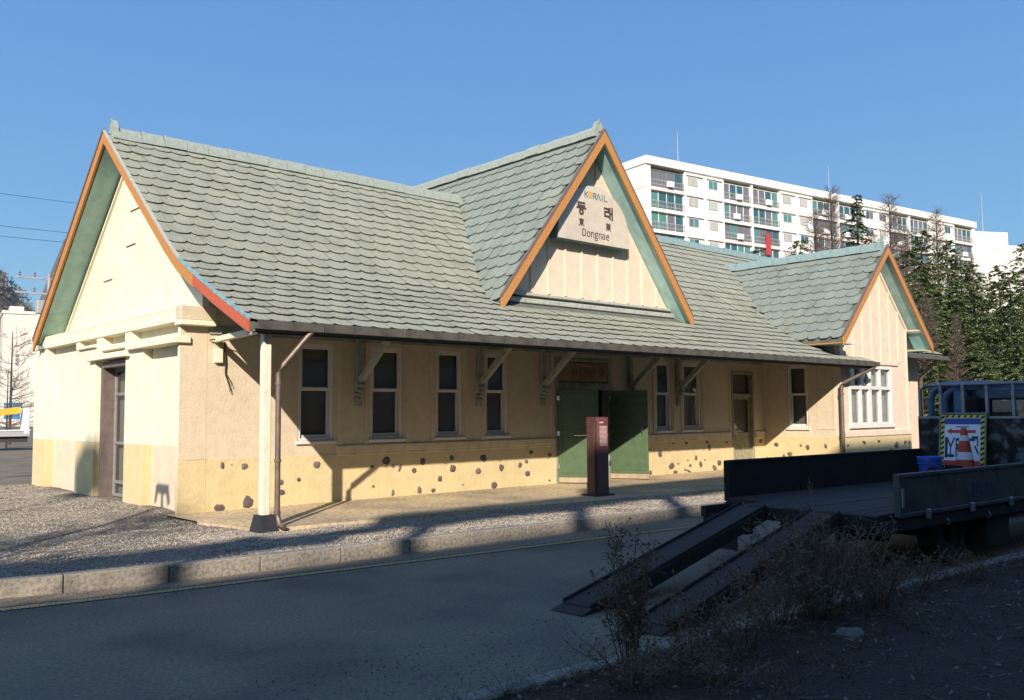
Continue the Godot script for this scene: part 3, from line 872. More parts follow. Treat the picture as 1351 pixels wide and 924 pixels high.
func build_portico(S: Node3D):
	var top := 3.36
	var split := 1.09
	var dz0 := -3.95; var dz1 := -2.5
	# recessed panels behind the pilasters
	var up := MB.new()
	for r in wall_rects(-8.5, -0.06, split, 3.30, [[dz0, dz1, -1, 2.62]]): up.box(V(0.17, r[2], r[0]), V(0.38, r[3], r[1]))
	part("end_wall", up, M.cream, S)
	var lw := MB.new()
	for r in wall_rects(-8.5, -0.06, -0.1, split, [[dz0, dz1, -1, 2.62]]): lw.box(V(0.172, r[2], r[0]), V(0.38, r[3], r[1]))
	part("end_wall_base", lw, M.cream_panel, S)
	for r in [[-8.53, -7.55, 3.14], [-5.36, -4.2, 2.96], [-2.5, -1.62, 2.79], [-0.07, -0.004, 3.14]]:
		var p := sub("pilaster", S)
		part("shaft", bxp(V(0, split, r[0]), V(0.175, r[2], r[1]), 0.006), M.cream, p)
		part("plinth", bxp(V(0, -0.1, r[0]), V(0.175, split - 0.001, r[1]), 0.006), M.dado if r[1] < -0.1 else M.cream_panel, p)
	# short blocks that carry the cornice
	for r in [[-2.52, -2.22, 2.80], [-4.12, -3.76, 2.82], [-5.42, -5.2, 2.97]]:
		part("cornice_block", bxp(V(-0.01, r[2], r[0]), V(0.174, 3.14, r[1]), 0.006), M.cream, S)
	part("cornice", bxp(V(-0.03, 3.14, -8.56), V(0.40, top, 0.0), 0.01), M.cream, S)
	part("cornice_slab", bxp(V(-0.028, top, -8.55), V(0.50, top + 0.05, -0.002), 0.006), M.cream, S)
	# lintel ledges between the pilasters
	for r in [[-2.2, 0.06, 2.79, 2.91, -0.10], [-4.45, -2.24, 2.69, 2.80, -0.10], [-3.76, -2.52, 2.86, 2.93, -0.04], [-5.2, -4.12, 2.96, 3.02, -0.06]]:
		part("lintel", bxp(V(r[4], r[2], r[0]), V(0.172, r[3], r[1]), 0.012), M.cream, S)
	# corner block that returns along the front
	part("corner_pier", bxp(V(0.004, 0.87, -0.055), V(0.48, 3.34, -0.001), 0.006), M.peach, S)
	part("corner_pier_base", bxp(V(0.004, -0.1, -0.055), V(0.478, 0.868, 0.0), 0.006), M.dado, S)
	part("corner_cap", bxp(V(-0.05, 3.08, -0.1), V(0.56, 3.17, 0.16), 0.012), M.cream, S)
	part("corner_cap", bxp(V(-0.034, 3.172, -0.1), V(0.56, 3.405, 0.14), 0.008), M.peach, S)
	# door in the end wall
	var d := sub("end_door", S)
	part("jamb", bxp(V(0.05, 0, dz0 - 0.06), V(0.37, 2.62, dz0 + 0.04), 0.006), M.brown, d)
	part("jamb", bxp(V(0.05, 0, dz1 - 0.04), V(0.37, 2.62, dz1 + 0.06), 0.006), M.brown, d)
	part("head", bxp(V(0.05, 2.54, dz0 + 0.04), V(0.37, 2.66, dz1 - 0.04), 0.006), M.brown, d)
	var st := MB.new()
	for z in [dz0 + 0.04, (dz0 + dz1) * 0.5 - 0.03, dz1 - 0.10]: st.cbox(V(0.28, 0.05, z), V(0.33, 2.54, z + 0.06), 0.006)
	for y in [0.05, 0.30, 1.05, 2.0, 2.48]: st.cbox(V(0.282, y, dz0 + 0.10), V(0.328, y + 0.06, dz1 - 0.10), 0.006)
	part("stile", st, M.stile, d)
	part("pane", bxp(V(0.30, 0.10, dz0 + 0.08), V(0.308, 2.5, dz1 - 0.08)), M.clear, d)
	part("blind", bxp(V(0.40, 0.02, dz0), V(0.42, 2.6, dz1)), M.blind, d)
	# gable wall
	var g := MB.new()
	var poly := PackedVector2Array([Vector2(-7.7, 3.0), Vector2(-0.02, 3.0), Vector2(-0.02, front_y(-0.02) - 0.26), Vector2(-3.45, 6.84), Vector2(-7.7, 3.34)])
	g.prism(poly, zy(0.384), 0.16)
	part("gable_wall", g, M.cream, S)
	var tr := MB.new()
	for e in [[Vector2(-7.55, 3.41), Vector2(-3.47, 6.80)], [Vector2(-0.05, 4.07), Vector2(-3.43, 6.80)]]:
		tr.bar(V(0.37, e[0].y, e[0].x), V(0.37, e[1].y, e[1].x), 0.05, 0.07, V(1, 0, 0))
	part("gable_trim", tr, M.cream, S)
	for e in [[-3.25, 5.63], [-3.45, 4.95], [-4.75, 4.40]]:
		part("wall_bracket", bxp(V(0.36, e[1], e[0] - 0.25), V(0.39, e[1] + 0.016, e[0] + 0.25)), M.soffit_d, S)

func build_wing(S: Node3D):
	var xl := 17.2; var xr := 21.3; var zf := 2.4
	var hs := [[0.77, 1.40, 1.12, 2.90]]
	var w := MB.new()
	for r in wall_rects(0.0, zf - 0.2, 0.87, 4.0, hs): w.box(V(xl, r[2], r[0]), V(xl + 0.2, r[3], r[1]))
	part("wing_side_wall", w, M.peach, S)
	var d := MB.new()
	for r in wall_rects(0.0, zf - 0.2, -0.1, 0.87, hs): d.box(V(xl - 0.015, r[2], r[0]), V(xl + 0.2, r[3], r[1]))
	var dd := part("wing_side_dado", d, M.dado, S)
	stones(dd, SIDE_STONES, 2, xl)
	window(S, Transform3D(Basis(V(0, 0, 1), V(0, 1, 0), V(-1, 0, 0)), V(xl, 1.12, 0.77)), 0.63, 1.78, M.white_frame, M.blind)
	var pl := MB.new()
	for r in [[1.68, 1.70, 1.1, 2.9], [2.16, 2.18, 1.1, 2.9]]: pl.cbox(V(xl - 0.012, r[2], r[0]), V(xl + 0.01, r[3], r[1]), 0.003)
	pl.cbox(V(xl - 0.012, 1.08, 1.68), V(xl + 0.01, 1.1, 2.18), 0.003)
	part("panel_moulding", pl, M.peach, S)
	# front of the wing
	var hf := [[17.62, 20.17, 1.18, 2.86]]
	var f := MB.new()
	for r in wall_rects(xl - 0.002, xr, 0.87, 3.1, hf): f.box(V(r[0], r[2], zf - 0.2), V(r[1], r[3], zf))
	part("wing_front_wall", f, M.board, S)
	var fd := MB.new()
	fd.box(V(xl, -0.1, zf - 0.2), V(xr + 0.02, 0.87, zf + 0.02))
	var fdd := part("wing_front_dado", fd, M.dado, S)
	stones(fdd, WING_STONES, 0, zf + 0.01)
	var g := MB.new()
	g.prism(PackedVector2Array([Vector2(xl, 3.1), Vector2(xr, 3.1), Vector2(xr, 3.98), Vector2(19.25, 6.0), Vector2(xl, 3.98)]), xy(zf - 0.001), 0.18)
	part("wing_gable_wall", g, M.board, S)
	# battens on the gable
	for x in [17.45, 17.95, 18.5, 19.05, 19.6, 20.15, 20.7, 21.2]:
		var yt: float = minf(6.0 - 0.985 * absf(x - 19.25), 6.0) - 0.05
		part("batten", bxp(V(x - 0.035, 3.0 if x < 21 else 0.9, zf - 0.01), V(x + 0.035, yt, zf + 0.03), 0.006), M.board, S)
	part("gable_rail", bxp(V(xl, 2.90, zf - 0.01), V(20.6, 2.985, zf + 0.045), 0.008), M.board, S)
	for sgn in [-1.0, 1.0]:
		var t := MB.new()
		t.bar(V(19.25 + sgn * 2.03, 3.98, zf + 0.012), V(19.25 + sgn * 0.02, 5.97, zf + 0.012), 0.09, 0.05, V(0, 0, 1))
		part("gable_trim", t, M.board, S)
	# wide mullioned window
	var o := sub("window", S, V(17.62, 1.18, zf))
	var fr := MB.new()
	var W := 2.55; var H := 1.68
	fr.cbox(V(0, 0, -0.12), V(0.09, H, 0.03), 0.008); fr.cbox(V(W - 0.09, 0, -0.12), V(W, H, 0.03), 0.008)
	fr.cbox(V(0.09, H - 0.09, -0.12), V(W - 0.09, H, 0.03), 0.008); fr.cbox(V(0.09, 0, -0.12), V(W - 0.09, 0.08, 0.03), 0.008)
	fr.cbox(V(0.09, 1.0, -0.12), V(W - 0.09, 1.1, 0.02), 0.008)
	part("frame", fr, M.white_frame, o)
	for x in [0.67, 1.23, 1.84]:
		var ww: float = 0.10 if x != 1.23 else 0.14
		var mu := MB.new()
		mu.cbox(V(x - ww / 2, 0.08, -0.12), V(x + ww / 2, 1.0, 0.015), 0.008)
		part("mullion", mu, M.white_frame, o)
		part("mullion", bxp(V(x - ww / 2, 1.1, -0.12), V(x + ww / 2, H - 0.09, 0.015), 0.008), M.white_frame, o)
	for r in [[0.09, 0.62], [0.72, 1.16], [1.30, 1.79], [1.89, W - 0.09]]:
		part("pane", bxp(V(r[0], 0.08, -0.07), V(r[1], 1.0, -0.063)), M.clear, o)
		part("pane", bxp(V(r[0], 1.1, -0.07), V(r[1], H - 0.09, -0.063)), M.clear, o)
	part("sill", bxp(V(-0.06, -0.08, -0.1), V(W + 0.06, -0.002, 0.07), 0.01), M.white_frame, o)
	var cu := MB.new()
	for k in 60:
		var x0: float = 0.05 + (W - 0.1) * k / 60.0; var x1: float = 0.05 + (W - 0.1) * (k + 1) / 60.0
		cu.quad(V(x0, 0.02, -0.17 - 0.02 * (k % 2)), V(x1, 0.02, -0.17 - 0.02 * ((k + 1) % 2)), V(x1, H - 0.02, -0.17 - 0.02 * ((k + 1) % 2)), V(x0, H - 0.02, -0.17 - 0.02 * (k % 2)))
	part("curtain", cu, M.blind_light, o)
	part("wing_band", bxp(V(xl - 0.01, 0.872, zf - 0.1), V(xr + 0.03, 1.04, zf + 0.05), 0.012), M.board, S)
	part("wing_right_wall", bxp(V(xr - 0.2, -0.1, 0.0), V(xr, 4.0, zf - 0.2)), M.board, S)
	# short range beyond the wing
	part("rear_range_wall", bxp(V(xr, -0.1, 0.7), V(25.4, 3.75, 0.9)), M.board, S)
	var eg := MB.new()
	eg.prism(PackedVector2Array([Vector2(-7.7, -0.1), Vector2(0.89, -0.1), Vector2(0.89, 3.6), Vector2(0.0, 4.05), Vector2(-3.45, 6.84), Vector2(-7.7, 3.34)]), zy(25.2), 0.2)
	part("far_end_wall", eg, M.cream, S)
	var dp := MB.new()
	dp.tube([V(25.0, 3.3, 1.75), V(25.3, 2.7, 1.05), V(25.3, 0.0, 1.0)], 0.06, 0.06, 8)
	part("rain_pipe", dp, M.pipe, S)

# ---------------------------------------------------------------- roof
var DX := 9.31; var DY := 8.04; var DS := 1.286
var WX := 19.25; var WY := 6.29; var WS := 0.99

func tile_mesh(k: int, col: Color) -> MB:
	var mb := MB.new()
	mb.use_col = true; mb.col = col
	var L := 0.43; var w := 0.171; var j := 0.005 * k
	var pts := [Vector2(-w, -L), Vector2(w, -L), Vector2(w, -0.085), Vector2(w - 0.042, -0.034 - j), Vector2(w - 0.095, -0.006), Vector2(-w + 0.095, 0.0), Vector2(-w + 0.042, -0.032), Vector2(-w, -0.085 - j)]
	var T := func(p): return V(p.x, 0.034 + p.y * 0.07, p.y)
	# the lip is undercut, so that a groove opens under every lower edge
	var B := func(p): return V(p.x * 0.86, 0.034 + p.y * 0.07 - 0.019, p.y - 0.022)
	for e in [[0, 7, 2], [0, 2, 1], [7, 6, 3], [7, 3, 2], [6, 5, 4], [6, 4, 3]]:
		mb.tri(T.call(pts[e[0]]), T.call(pts[e[1]]), T.call(pts[e[2]]))
	for e in [[1, 2], [2, 3], [3, 4], [4, 5], [5, 6], [6, 7], [7, 0]]:
		var a = pts[e[0]]; var b = pts[e[1]]
		mb.quad(T.call(a), T.call(b), B.call(b), B.call(a))
	# shallow ribs along the tile
	for x in [-0.09, 0.0, 0.09]:
		mb.quad(T.call(Vector2(x - 0.012, -L * 0.75)), T.call(Vector2(x - 0.012, -0.03)), T.call(Vector2(x, -0.03)) + V(0, 0.006, 0), T.call(Vector2(x, -L * 0.75)) + V(0, 0.006, 0))
		mb.quad(T.call(Vector2(x, -L * 0.75)) + V(0, 0.006, 0), T.call(Vector2(x, -0.03)) + V(0, 0.006, 0), T.call(Vector2(x + 0.012, -0.03)), T.call(Vector2(x + 0.012, -L * 0.75)))
	return mb

# rows of tiles on a slope: ridge point r, direction along the ridge a, outward direction o, profile [(out, height)]
func tile_field(a: Vector3, o: Vector3, r0: float, r1: float, origin: Vector3, prof: Array, keep: Callable, kind: int, list: Array):
	var cum := [0.0]
	for k in prof.size() - 1: cum.append(cum[-1] + prof[k].distance_to(prof[k + 1]))
	var at := func(s):
		for k in prof.size() - 1:
			if s <= cum[k + 1] or k == prof.size() - 2:
				return prof[k].lerp(prof[k + 1], (s - cum[k]) / (cum[k + 1] - cum[k]))
	var ex := 0.345
	var rows := int(cum[-1] / ex)
	for row in rows:
		var s: float = cum[-1] + 0.03 - row * ex
		var p: Vector2 = at.call(s); var q: Vector2 = at.call(s - ex)
		var d2 := (p - q).normalized()
		var d := o * d2.x + Vector3.UP * d2.y
		var t := r0 + (0.17 if row % 2 else 0.0)
		if row % 2 and kind == 0:
			var hp := origin + a * (r0 - 0.082) + o * p.x + Vector3.UP * (p.y - 0.05)
			list.append([Transform3D(Basis(a * 0.5, d.cross(a), d), hp), kind, hp.distance_to(CAMP), rng.randi() % 5])
		while t < r1 + 0.01:
			var pos := origin + a * t + o * p.x + Vector3.UP * (p.y - 0.05)
			t += 0.342
			if not keep.call(pos): continue
			var xdir := a
			var nrm := d.cross(xdir)
			if nrm.y < 0: xdir = -a; nrm = d.cross(xdir)
			var bs := Basis(xdir, nrm, d)
			bs = bs.rotated(nrm, rng.randf_range(-0.012, 0.012)).rotated(xdir, rng.randf_range(-0.012, 0.008))
			list.append([Transform3D(bs, pos + nrm * rng.randf_range(-0.002, 0.005)), kind, pos.distance_to(CAMP), rng.randi() % 5])

func build_roof(S: Node3D):
	var R := sub("roof", S)
	# decks
	var full := FP.duplicate()
	part("roof_deck", strip_zy(full, -0.075, -0.17, XB, 17.35), M.deck, R)
	part("roof_deck", strip_zy(BP, -0.02, -0.17, XB, 25.95), M.deck, R)
	var tail := [Vector2(2.402, front_y(2.402)), Vector2(2.86, 2.965)]
	part("roof_deck", strip_zy(tail, -0.075, -0.17, 17.2, 1.1), M.deck, R)
	var rear := [FP[0], FP[1], FP[2], FP[3], FP[4], Vector2(1.7, front_y(1.7))]
	part("roof_deck", strip_zy(rear, -0.075, -0.17, 21.31, 4.5), M.deck, R)
	part("roof_deck", strip_zy([FP[0], FP[1], FP[2], Vector2(0, front_y(0.0))], -0.075, -0.17, 17.2, 4.11), M.deck, R)
	# boarded undersides
	part("soffit", strip_zy([Vector2(-7.93, 3.416), Vector2(-3.45, 7.12)], -0.172, -0.19, XB + 0.04, 0.50), M.soffit, R)
	part("soffit", strip_zy([FP[0], FP[1], FP[2], Vector2(0.0, front_y(0.0))], -0.172, -0.19, XB + 0.04, 0.50), M.soffit, R)
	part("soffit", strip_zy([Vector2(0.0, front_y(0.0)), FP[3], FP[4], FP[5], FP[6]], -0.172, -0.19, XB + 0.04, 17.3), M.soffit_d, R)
	part("soffit_batten", strip_zy([Vector2(-7.2, 4.02), Vector2(-7.13, 4.08)], -0.19, -0.205, XB + 0.04, 0.50), M.soffit, R)
	part("eave_closer", bxp(V(XB + 0.04, 3.14, -7.94), V(0.36, 3.20, -7.70)), M.soffit_d, R)
	# bargeboards of the end gable
	part("bargeboard", strip_zy([Vector2(-8.0, 3.36), Vector2(-3.45, 7.14)], -0.03, -0.27, XB - 0.045, 0.04), M.barge, R)
	part("bargeboard", strip_zy([Vector2(-3.45, 7.14), FP[1], FP[2], FP[3], FP[4]], -0.03, -0.235, XB - 0.046, 0.042), M.barge, R)
	part("bargeboard", strip_zy([FP[4], FP[5], FP[6]], -0.03, -0.205, XB - 0.044, 0.04), M.barge_red, R)
	part("verge_strip", strip_zy([FP[3], FP[4], FP[5], FP[6]], 0.012, -0.028, XB - 0.05, 0.05), M.barge_pale, R)
	part("verge_strip", strip_zy([Vector2(-3.45, 7.14), FP[1], FP[2], FP[3]], 0.012, -0.028, XB - 0.05, 0.05), M.flash, R)
	part("verge_strip", strip_zy([Vector2(-8.0, 3.36), Vector2(-3.46, 7.13)], 0.04, -0.028, XB - 0.06, 0.06), M.brown, R)
	part("under_board", strip_zy([FP[3], FP[4], FP[5], FP[6]], -0.20, -0.25, XB + 0.002, 0.03), M.soffit_d, R)
	# gutters
	var gt := MB.new()
	gt.prism(PackedVector2Array([Vector2(2.84, 2.90), Vector2(2.84, 2.80), Vector2(2.98, 2.80), Vector2(3.0, 2.92), Vector2(2.985, 2.92), Vector2(2.965, 2.815), Vector2(2.855, 2.815), Vector2(2.855, 2.90)]), zy(-0.10), 18.38)
	part("gutter", gt, M.gutter, R)
	part("fascia", bxp(V(-0.09, 2.74, 2.79), V(18.27, 2.89, 2.835)), M.brown, R)
	var cl := MB.new()
	var gx := 0.9
	while gx < 18.2:
		cl.box(V(gx, 2.798, 2.835), V(gx + 0.03, 2.93, 3.006)); gx += 1.45
	part("gutter_clip", cl, M.gutter, R)
	var g2 := MB.new()
	g2.box(V(21.31, 3.27, 1.69), V(25.75, 3.40, 1.84))
	part("gutter", g2, M.gutter, R)
	# central cross gable
	gable_roof(R, DX, DY, DS, 3.15, 1.0, -7.9, 0.5, true)
	gable_roof(R, WX, WY, WS, 2.72, 2.85, -2.6, 2.4, false)
	var wl := MB.new()
	var hw := 2.36
	wl.prism(PackedVector2Array([Vector2(DX - 3.0, 3.95), Vector2(DX + 3.0, 3.95), Vector2(DX + 2.98, DY - 0.24 - DS * 2.98), Vector2(DX, DY - 0.24), Vector2(DX - 2.98, DY - 0.24 - DS * 2.98)]), xy(0.5), 0.12)
	part("cross_gable_wall", wl, M.board, R)
	for k in 10:
		var x: float = DX - 2.4 + k * 0.533
		var yt: float = DY - 0.27 - DS * (absf(x - DX) + 0.03)
		part("batten", bxp(V(x - 0.03, 4.2, 0.49), V(x + 0.03, yt, 0.535), 0.006), M.board, R)
	part("flashing", bxp(V(DX - 2.75, 4.10, 0.40), V(DX + 2.85, 4.17, 0.62), 0.015), M.flash, R)
	part("flashing", bxp(V(DX - 2.8, 3.93, 0.6), V(DX + 2.9, 4.04, 0.68), 0.015), M.flash, R)
	# torn flashing at the foot of the cross gable ridge
	var tf := MB.new()
	tf.obox(Transform3D(Basis.from_euler(V(0.3, 0.4, 0.25)), V(8.62, 7.0, -3.05)), V(0.16, 0.10, 0.22))
	tf.obox(Transform3D(Basis.from_euler(V(-0.2, 0.9, 0.5)), V(8.72, 6.76, -2.85)), V(0.06, 0.05, 0.3))
	part("torn_flashing", tf, M.brown, R)
	# tiles
	var list := []
	var dorm := func(p): return DY - DS * absf(p.x - DX) if p.z < 1.05 else -9.0
	var wing := func(p): return WY - WS * absf(p.x - WX) if absf(p.x - WX) < 2.72 and p.z < 2.85 else -9.0
	var keep_main := func(p):
		if dorm.call(p) > p.y + 0.25: return false
		if wing.call(p) > p.y + 0.30 : return false
		if p.x > 17.3 and p.x < 21.4 and p.z < -0.2: return true
		if p.x > 17.3 and p.x < 18.36: return p.z > 2.45
		if p.x >= 18.36 and p.x < 21.4: return false
		if p.x >= 21.4: return p.z < 1.72
		return true
	tile_field(V(1, 0, 0), V(0, 0, 1), XB + 0.16, 25.7, Vector3.ZERO, FP, keep_main, 0, list)
	var main_y := func(p): return front_y(p.z) if p.z > -3.45 else 7.12 + 0.83 * (p.z + 3.45)
	var keep_d := func(p): return main_y.call(p) < p.y + 0.28
	var dp := [Vector2(0, DY), Vector2(3.18, DY - DS * 3.18)]
	tile_field(V(0, 0, -1), V(-1, 0, 0), -0.84, 7.0, V(DX, 0, 0), dp, keep_d, 1, list)
	tile_field(V(0, 0, -1), V(1, 0, 0), -0.84, 7.0, V(DX, 0, 0), dp, keep_d, 1, list)
	var wp := [Vector2(0, WY), Vector2(2.74, WY - WS * 2.74)]
	tile_field(V(0, 0, -1), V(-1, 0, 0), -2.68, 2.8, V(WX, 0, 0), wp, keep_d, 1, list)
	tile_field(V(0, 0, -1), V(1, 0, 0), -2.68, 2.8, V(WX, 0, 0), wp, keep_d, 1, list)
	list.sort_custom(func(a, b): return a[2] < b[2])
	var warm := [Color(0.334, 0.352, 0.270), Color(0.320, 0.339, 0.260), Color(0.345, 0.360, 0.275), Color(0.326, 0.347, 0.272), Color(0.337, 0.348, 0.262)]
	var cool := [Color(0.252, 0.295, 0.25), Color(0.243, 0.288, 0.246), Color(0.262, 0.301, 0.25), Color(0.256, 0.294, 0.243), Color(0.247, 0.295, 0.256)]
	var tm := mat(Color(1, 1, 1), 0.85, grey_tex("streak", 0.05, 4, 0.80, 1.0, 21), 0.8, nrm_tex("fine_n", 0.09, 3, 6.0, 13), 0.4, 0.0, grey_tex("weather", 0.025, 6, 0.80, 1.0, 77))
	tm.vertex_color_use_as_albedo = true
	var protos := []
	var meshes := []
	for k in 10:
		var pm := tile_mesh(k % 3, warm[k] if k < 5 else cool[k - 5])
		protos.append(pm); meshes.append(pm.mesh())
	var rest := MB.new()
	rest.use_col = true
	for k in list.size():
		var e = list[k]
		var id: int = e[1] * 5 + e[3]
		if k < 300:
			var o := part("roof_tile", meshes[id], tm, R)
			o.transform = e[0]
		else:
			rest.col = warm[e[3]] if e[1] == 0 else cool[e[3]]
			rest.add(protos[id], e[0])
	var ro := part("roof_tiles", rest, tm, R)
	ro.set_meta("kind", "stuff")
	print("tiles ", list.size())
	# ridges
	ridge(R, V(0.05, 7.10, -3.45), V(8.62, 7.10, -3.45), true, M.ridge)
	ridge(R, V(10.0, 7.10, -3.45), V(25.7, 7.10, -3.45), false, M.ridge_cool)
	ridge(R, V(DX, DY - 0.02, 0.78), V(DX, DY - 0.02, -7.8), true, M.ridge)
	ridge(R, V(WX, WY - 0.02, 2.62), V(WX, WY - 0.02, -2.62), true, M.ridge_cool)

func ridge(R: Node3D, a: Vector3, b: Vector3, orn: bool, rm: Material):
	var d := (b - a).normalized()
	var n := int(a.distance_to(b) / 0.44)
	var t := Transform3D(Basis(d.cross(Vector3.UP), Vector3.UP, -d), Vector3.ZERO)
	var mb := MB.new()
	var pl := PackedVector2Array([Vector2(-0.17, -0.10), Vector2(0.17, -0.10), Vector2(0.155, 0.045), Vector2(0.10, 0.06), Vector2(0.085, 0.115), Vector2(0.04, 0.145), Vector2(-0.04, 0.145), Vector2(-0.085, 0.115), Vector2(-0.10, 0.06), Vector2(-0.155, 0.045)])
	var Lp := a.distance_to(b) / n
	mb.prism(pl, Transform3D(t.basis.scaled_local(V(1, 1, 1)), Vector3.ZERO), Lp * 0.98)
	mb.prism(PackedVector2Array([Vector2(-0.105, 0.06), Vector2(0.105, 0.06), Vector2(0.092, 0.122), Vector2(0.042, 0.155), Vector2(-0.042, 0.155), Vector2(-0.092, 0.122)]), Transform3D(t.basis, Vector3.ZERO), 0.07)
	var m := mb.mesh()
	for k in n:
		var o := part("ridge_cap", m, rm, R)
		o.position = a + d * (k * Lp) + V(0, rng.randf_range(-0.012, 0.012), 0)
		o.rotation.y = rng.randf_range(-0.01, 0.01)
	if orn:
		var f := MB.new()
		f.prism(PackedVector2Array([Vector2(-0.16, -0.1), Vector2(0.16, -0.1), Vector2(0.14, 0.1), Vector2(0.10, 0.2), Vector2(0.04, 0.27), Vector2(-0.04, 0.27), Vector2(-0.10, 0.2), Vector2(-0.14, 0.1)]), Transform3D(t.basis, a - d * 0.09), 0.09)
		f.tube([a - d * 0.04 + V(0, 0.2, 0), a - d * 0.10 + V(0, 0.31, 0)], 0.05, 0.025, 6)
		part("ridge_end", f, rm, R)

func gable_roof(R: Node3D, cx: float, cy: float, sl: float, half: float, zf: float, zb: float, zw: float, big: bool):
	for sg in [-1.0, 1.0]:
		var band := func(o0: float, o1: float, i0: float, i1: float, z: float, depth: float) -> MB:
			var mb := MB.new()
			mb.prism(PackedVector2Array([Vector2(cx + sg * i0, cy + o0 - sl * i0), Vector2(cx + sg * i1, cy + o0 - sl * i1), Vector2(cx + sg * i1, cy + o1 - sl * i1), Vector2(cx + sg * i0, cy + o1 - sl * i0)]), xy(z), depth)
			return mb
		part("roof_deck", band.call(-0.075, -0.18, 0.0, half, zf - 0.002, zf - zb), M.deck, R)
		part("soffit", band.call(-0.182, -0.20, 0.0, half - 0.02, zf - 0.005, zf - zw + 0.05), M.soffit, R)
		part("bargeboard", band.call(-0.02, -0.30 if big else -0.25, 0.0, half + 0.03, zf + 0.045, 0.042), M.barge, R)
		part("verge_strip", band.call(0.045, -0.018, 0.0, half + 0.03, zf + 0.05, 0.06), M.brown, R)
		if not big:
			part("soffit_batten", band.call(-0.20, -0.235, half - 0.62, half - 0.56, zf - 0.01, zf - zw), M.board, R)
			# side eave: fascia and shaded side wall
			part("fascia", bxp(V(cx + sg * (half - 0.03) - 0.02, cy - sl * half - 0.22, 0.3), V(cx + sg * (half - 0.03) + 0.02, cy - sl * half - 0.06, zf)), M.barge, R)
			part("eave_closer", bxp(V(minf(cx + sg * (half - 0.06), cx + sg * 2.05), cy - sl * half - 0.23, 0.3), V(maxf(cx + sg * (half - 0.06), cx + sg * 2.05), cy - sl * half - 0.21, zf - 0.01)), M.soffit, R)

# ---------------------------------------------------------------- lettering
func circ(cx: float, cy: float, r: float) -> Array:
	var o := []
	for k in 13: o.append(Vector2(cx + r * cos(TAU * k / 12.0), cy + r * sin(TAU * k / 12.0)))
	return o
func P(a: Array) -> Array:
	var o := []
	for k in range(0, a.size(), 2): o.append(Vector2(a[k], a[k + 1]))
	return o
func glyph(g: String) -> Array:
	match g:
		"dong": return [P([.88, .95, .14, .95, .14, .70, .88, .70]), P([.5, .70, .5, .54]), P([0, .52, 1, .52]), circ(.5, .2, .19)]
		"rae": return [P([0, .9, .48, .9, .48, .62, .04, .62, .04, .25, .5, .25]), P([.68, .96, .68, .06]), P([.97, 1, .97, 0]), P([.68, .52, .97, .52])]
		"na": return [P([.05, .92, .05, .28, .52, .34]), P([.72, 1, .72, 0]), P([.72, .52, 1, .52])]
		"ga": return [P([.02, .86, .5, .86, .42, .45, .08, .1]), P([.72, 1, .72, 0]), P([.72, .52, 1, .52])]
		"neun": return [P([.15, .97, .15, .68, .9, .68]), P([0, .49, 1, .49]), P([.15, .34, .15, .05, .9, .05])]
		"gos": return [P([.15, .95, .85, .95, .85, .70]), P([.5, .70, .5, .55]), P([0, .52, 1, .52]), P([.5, .40, .12, 0]), P([.5, .32, .88, 0])]
		"icon": return [P([.1, .85, .9, .85]), P([.1, .6, .9, .6]), circ(.5, .25, .14)]
		"east": return [P([.08, .88, .92, .88]), P([.5, 1, .5, 0]), P([.2, .73, .8, .73, .8, .38, .2, .38, .2, .73]), P([.2, .56, .8, .56]), P([.48, .36, .04, .05]), P([.52, .36, .96, .05])]
		"rae_h": return [P([.04, .89, .96, .89]), P([.32, 1, .32, .8]), P([.68, 1, .68, .8]), P([.1, .68, .9, .68]), P([.5, .8, .5, 0]), P([.28, .64, .12, .42]), P([.28, .58, .42, .44]), P([.72, .64, .58, .44]), P([.72, .58, .9, .42]), P([.08, .36, .92, .36]), P([.48, .34, .04, .02]), P([.52, .34, .96, .02])]
		"K": return [P([.12, 0, .12, 1]), P([.85, 1, .15, .45]), P([.4, .64, .9, 0])]
		"R": return [P([.12, 0, .12, 1, .65, 1, .82, .86, .82, .64, .65, .5, .12, .5]), P([.5, .5, .9, 0])]
		"A": return [P([0, 0, .5, 1, 1, 0])]
		"I": return [P([.5, 0, .5, 1])]
		"L": return [P([.15, 1, .15, 0, .85, 0])]
		"globe": return [circ(.5, .42, .38), P([.12, .42, .88, .42]), P([.5, .8, .3, .42, .5, .04]), P([.5, .8, .7, .42, .5, .04]), P([.02, .62, .2, .95, .5, 1.1, .8, .95, .98, .62])]
		"il": return [circ(.25, .78, .2), P([.8, 1, .8, .5]), P([.15, .42, .85, .42, .85, .24, .15, .24, .15, .04, .88, .04])]
		"deung": return [P([.88, .97, .14, .97, .14, .68, .88, .68]), P([0, .5, 1, .5]), circ(.5, .2, .18)]
		"teu": return [P([.88, .95, .14, .95, .14, .42, .88, .42]), P([.14, .68, .85, .68]), P([0, .12, 1, .12])]
		"1": return [P([.3, .8, .55, 1, .55, 0])]
		"0": return [P([.5, 1, .2, .8, .2, .2, .5, 0, .8, .2, .8, .8, .5, 1])]
		"2": return [P([.15, .8, .35, 1, .7, 1, .85, .8, .8, .55, .1, 0, .9, 0])]
		"work_a": return [P([.08, 1, .08, 0])]
		"work_b": return [P([.05, 1, .5, .55, .95, 1]), P([.5, .55, .5, 0]), P([.1, .04, .9, .04])]
		"work_c": return [P([.05, .95, .95, .95, .95, .62, .05, .62, .05, .95]), P([.95, .45, .05, .45, .05, .05, .95, .05])]
		"work_d": return [P([.1, 1, .1, 0]), P([.1, .95, .9, .95])]
		"work_e": return [P([.05, .95, .8, .95, .8, .55]), P([.5, .45, .9, .1])]
	return []

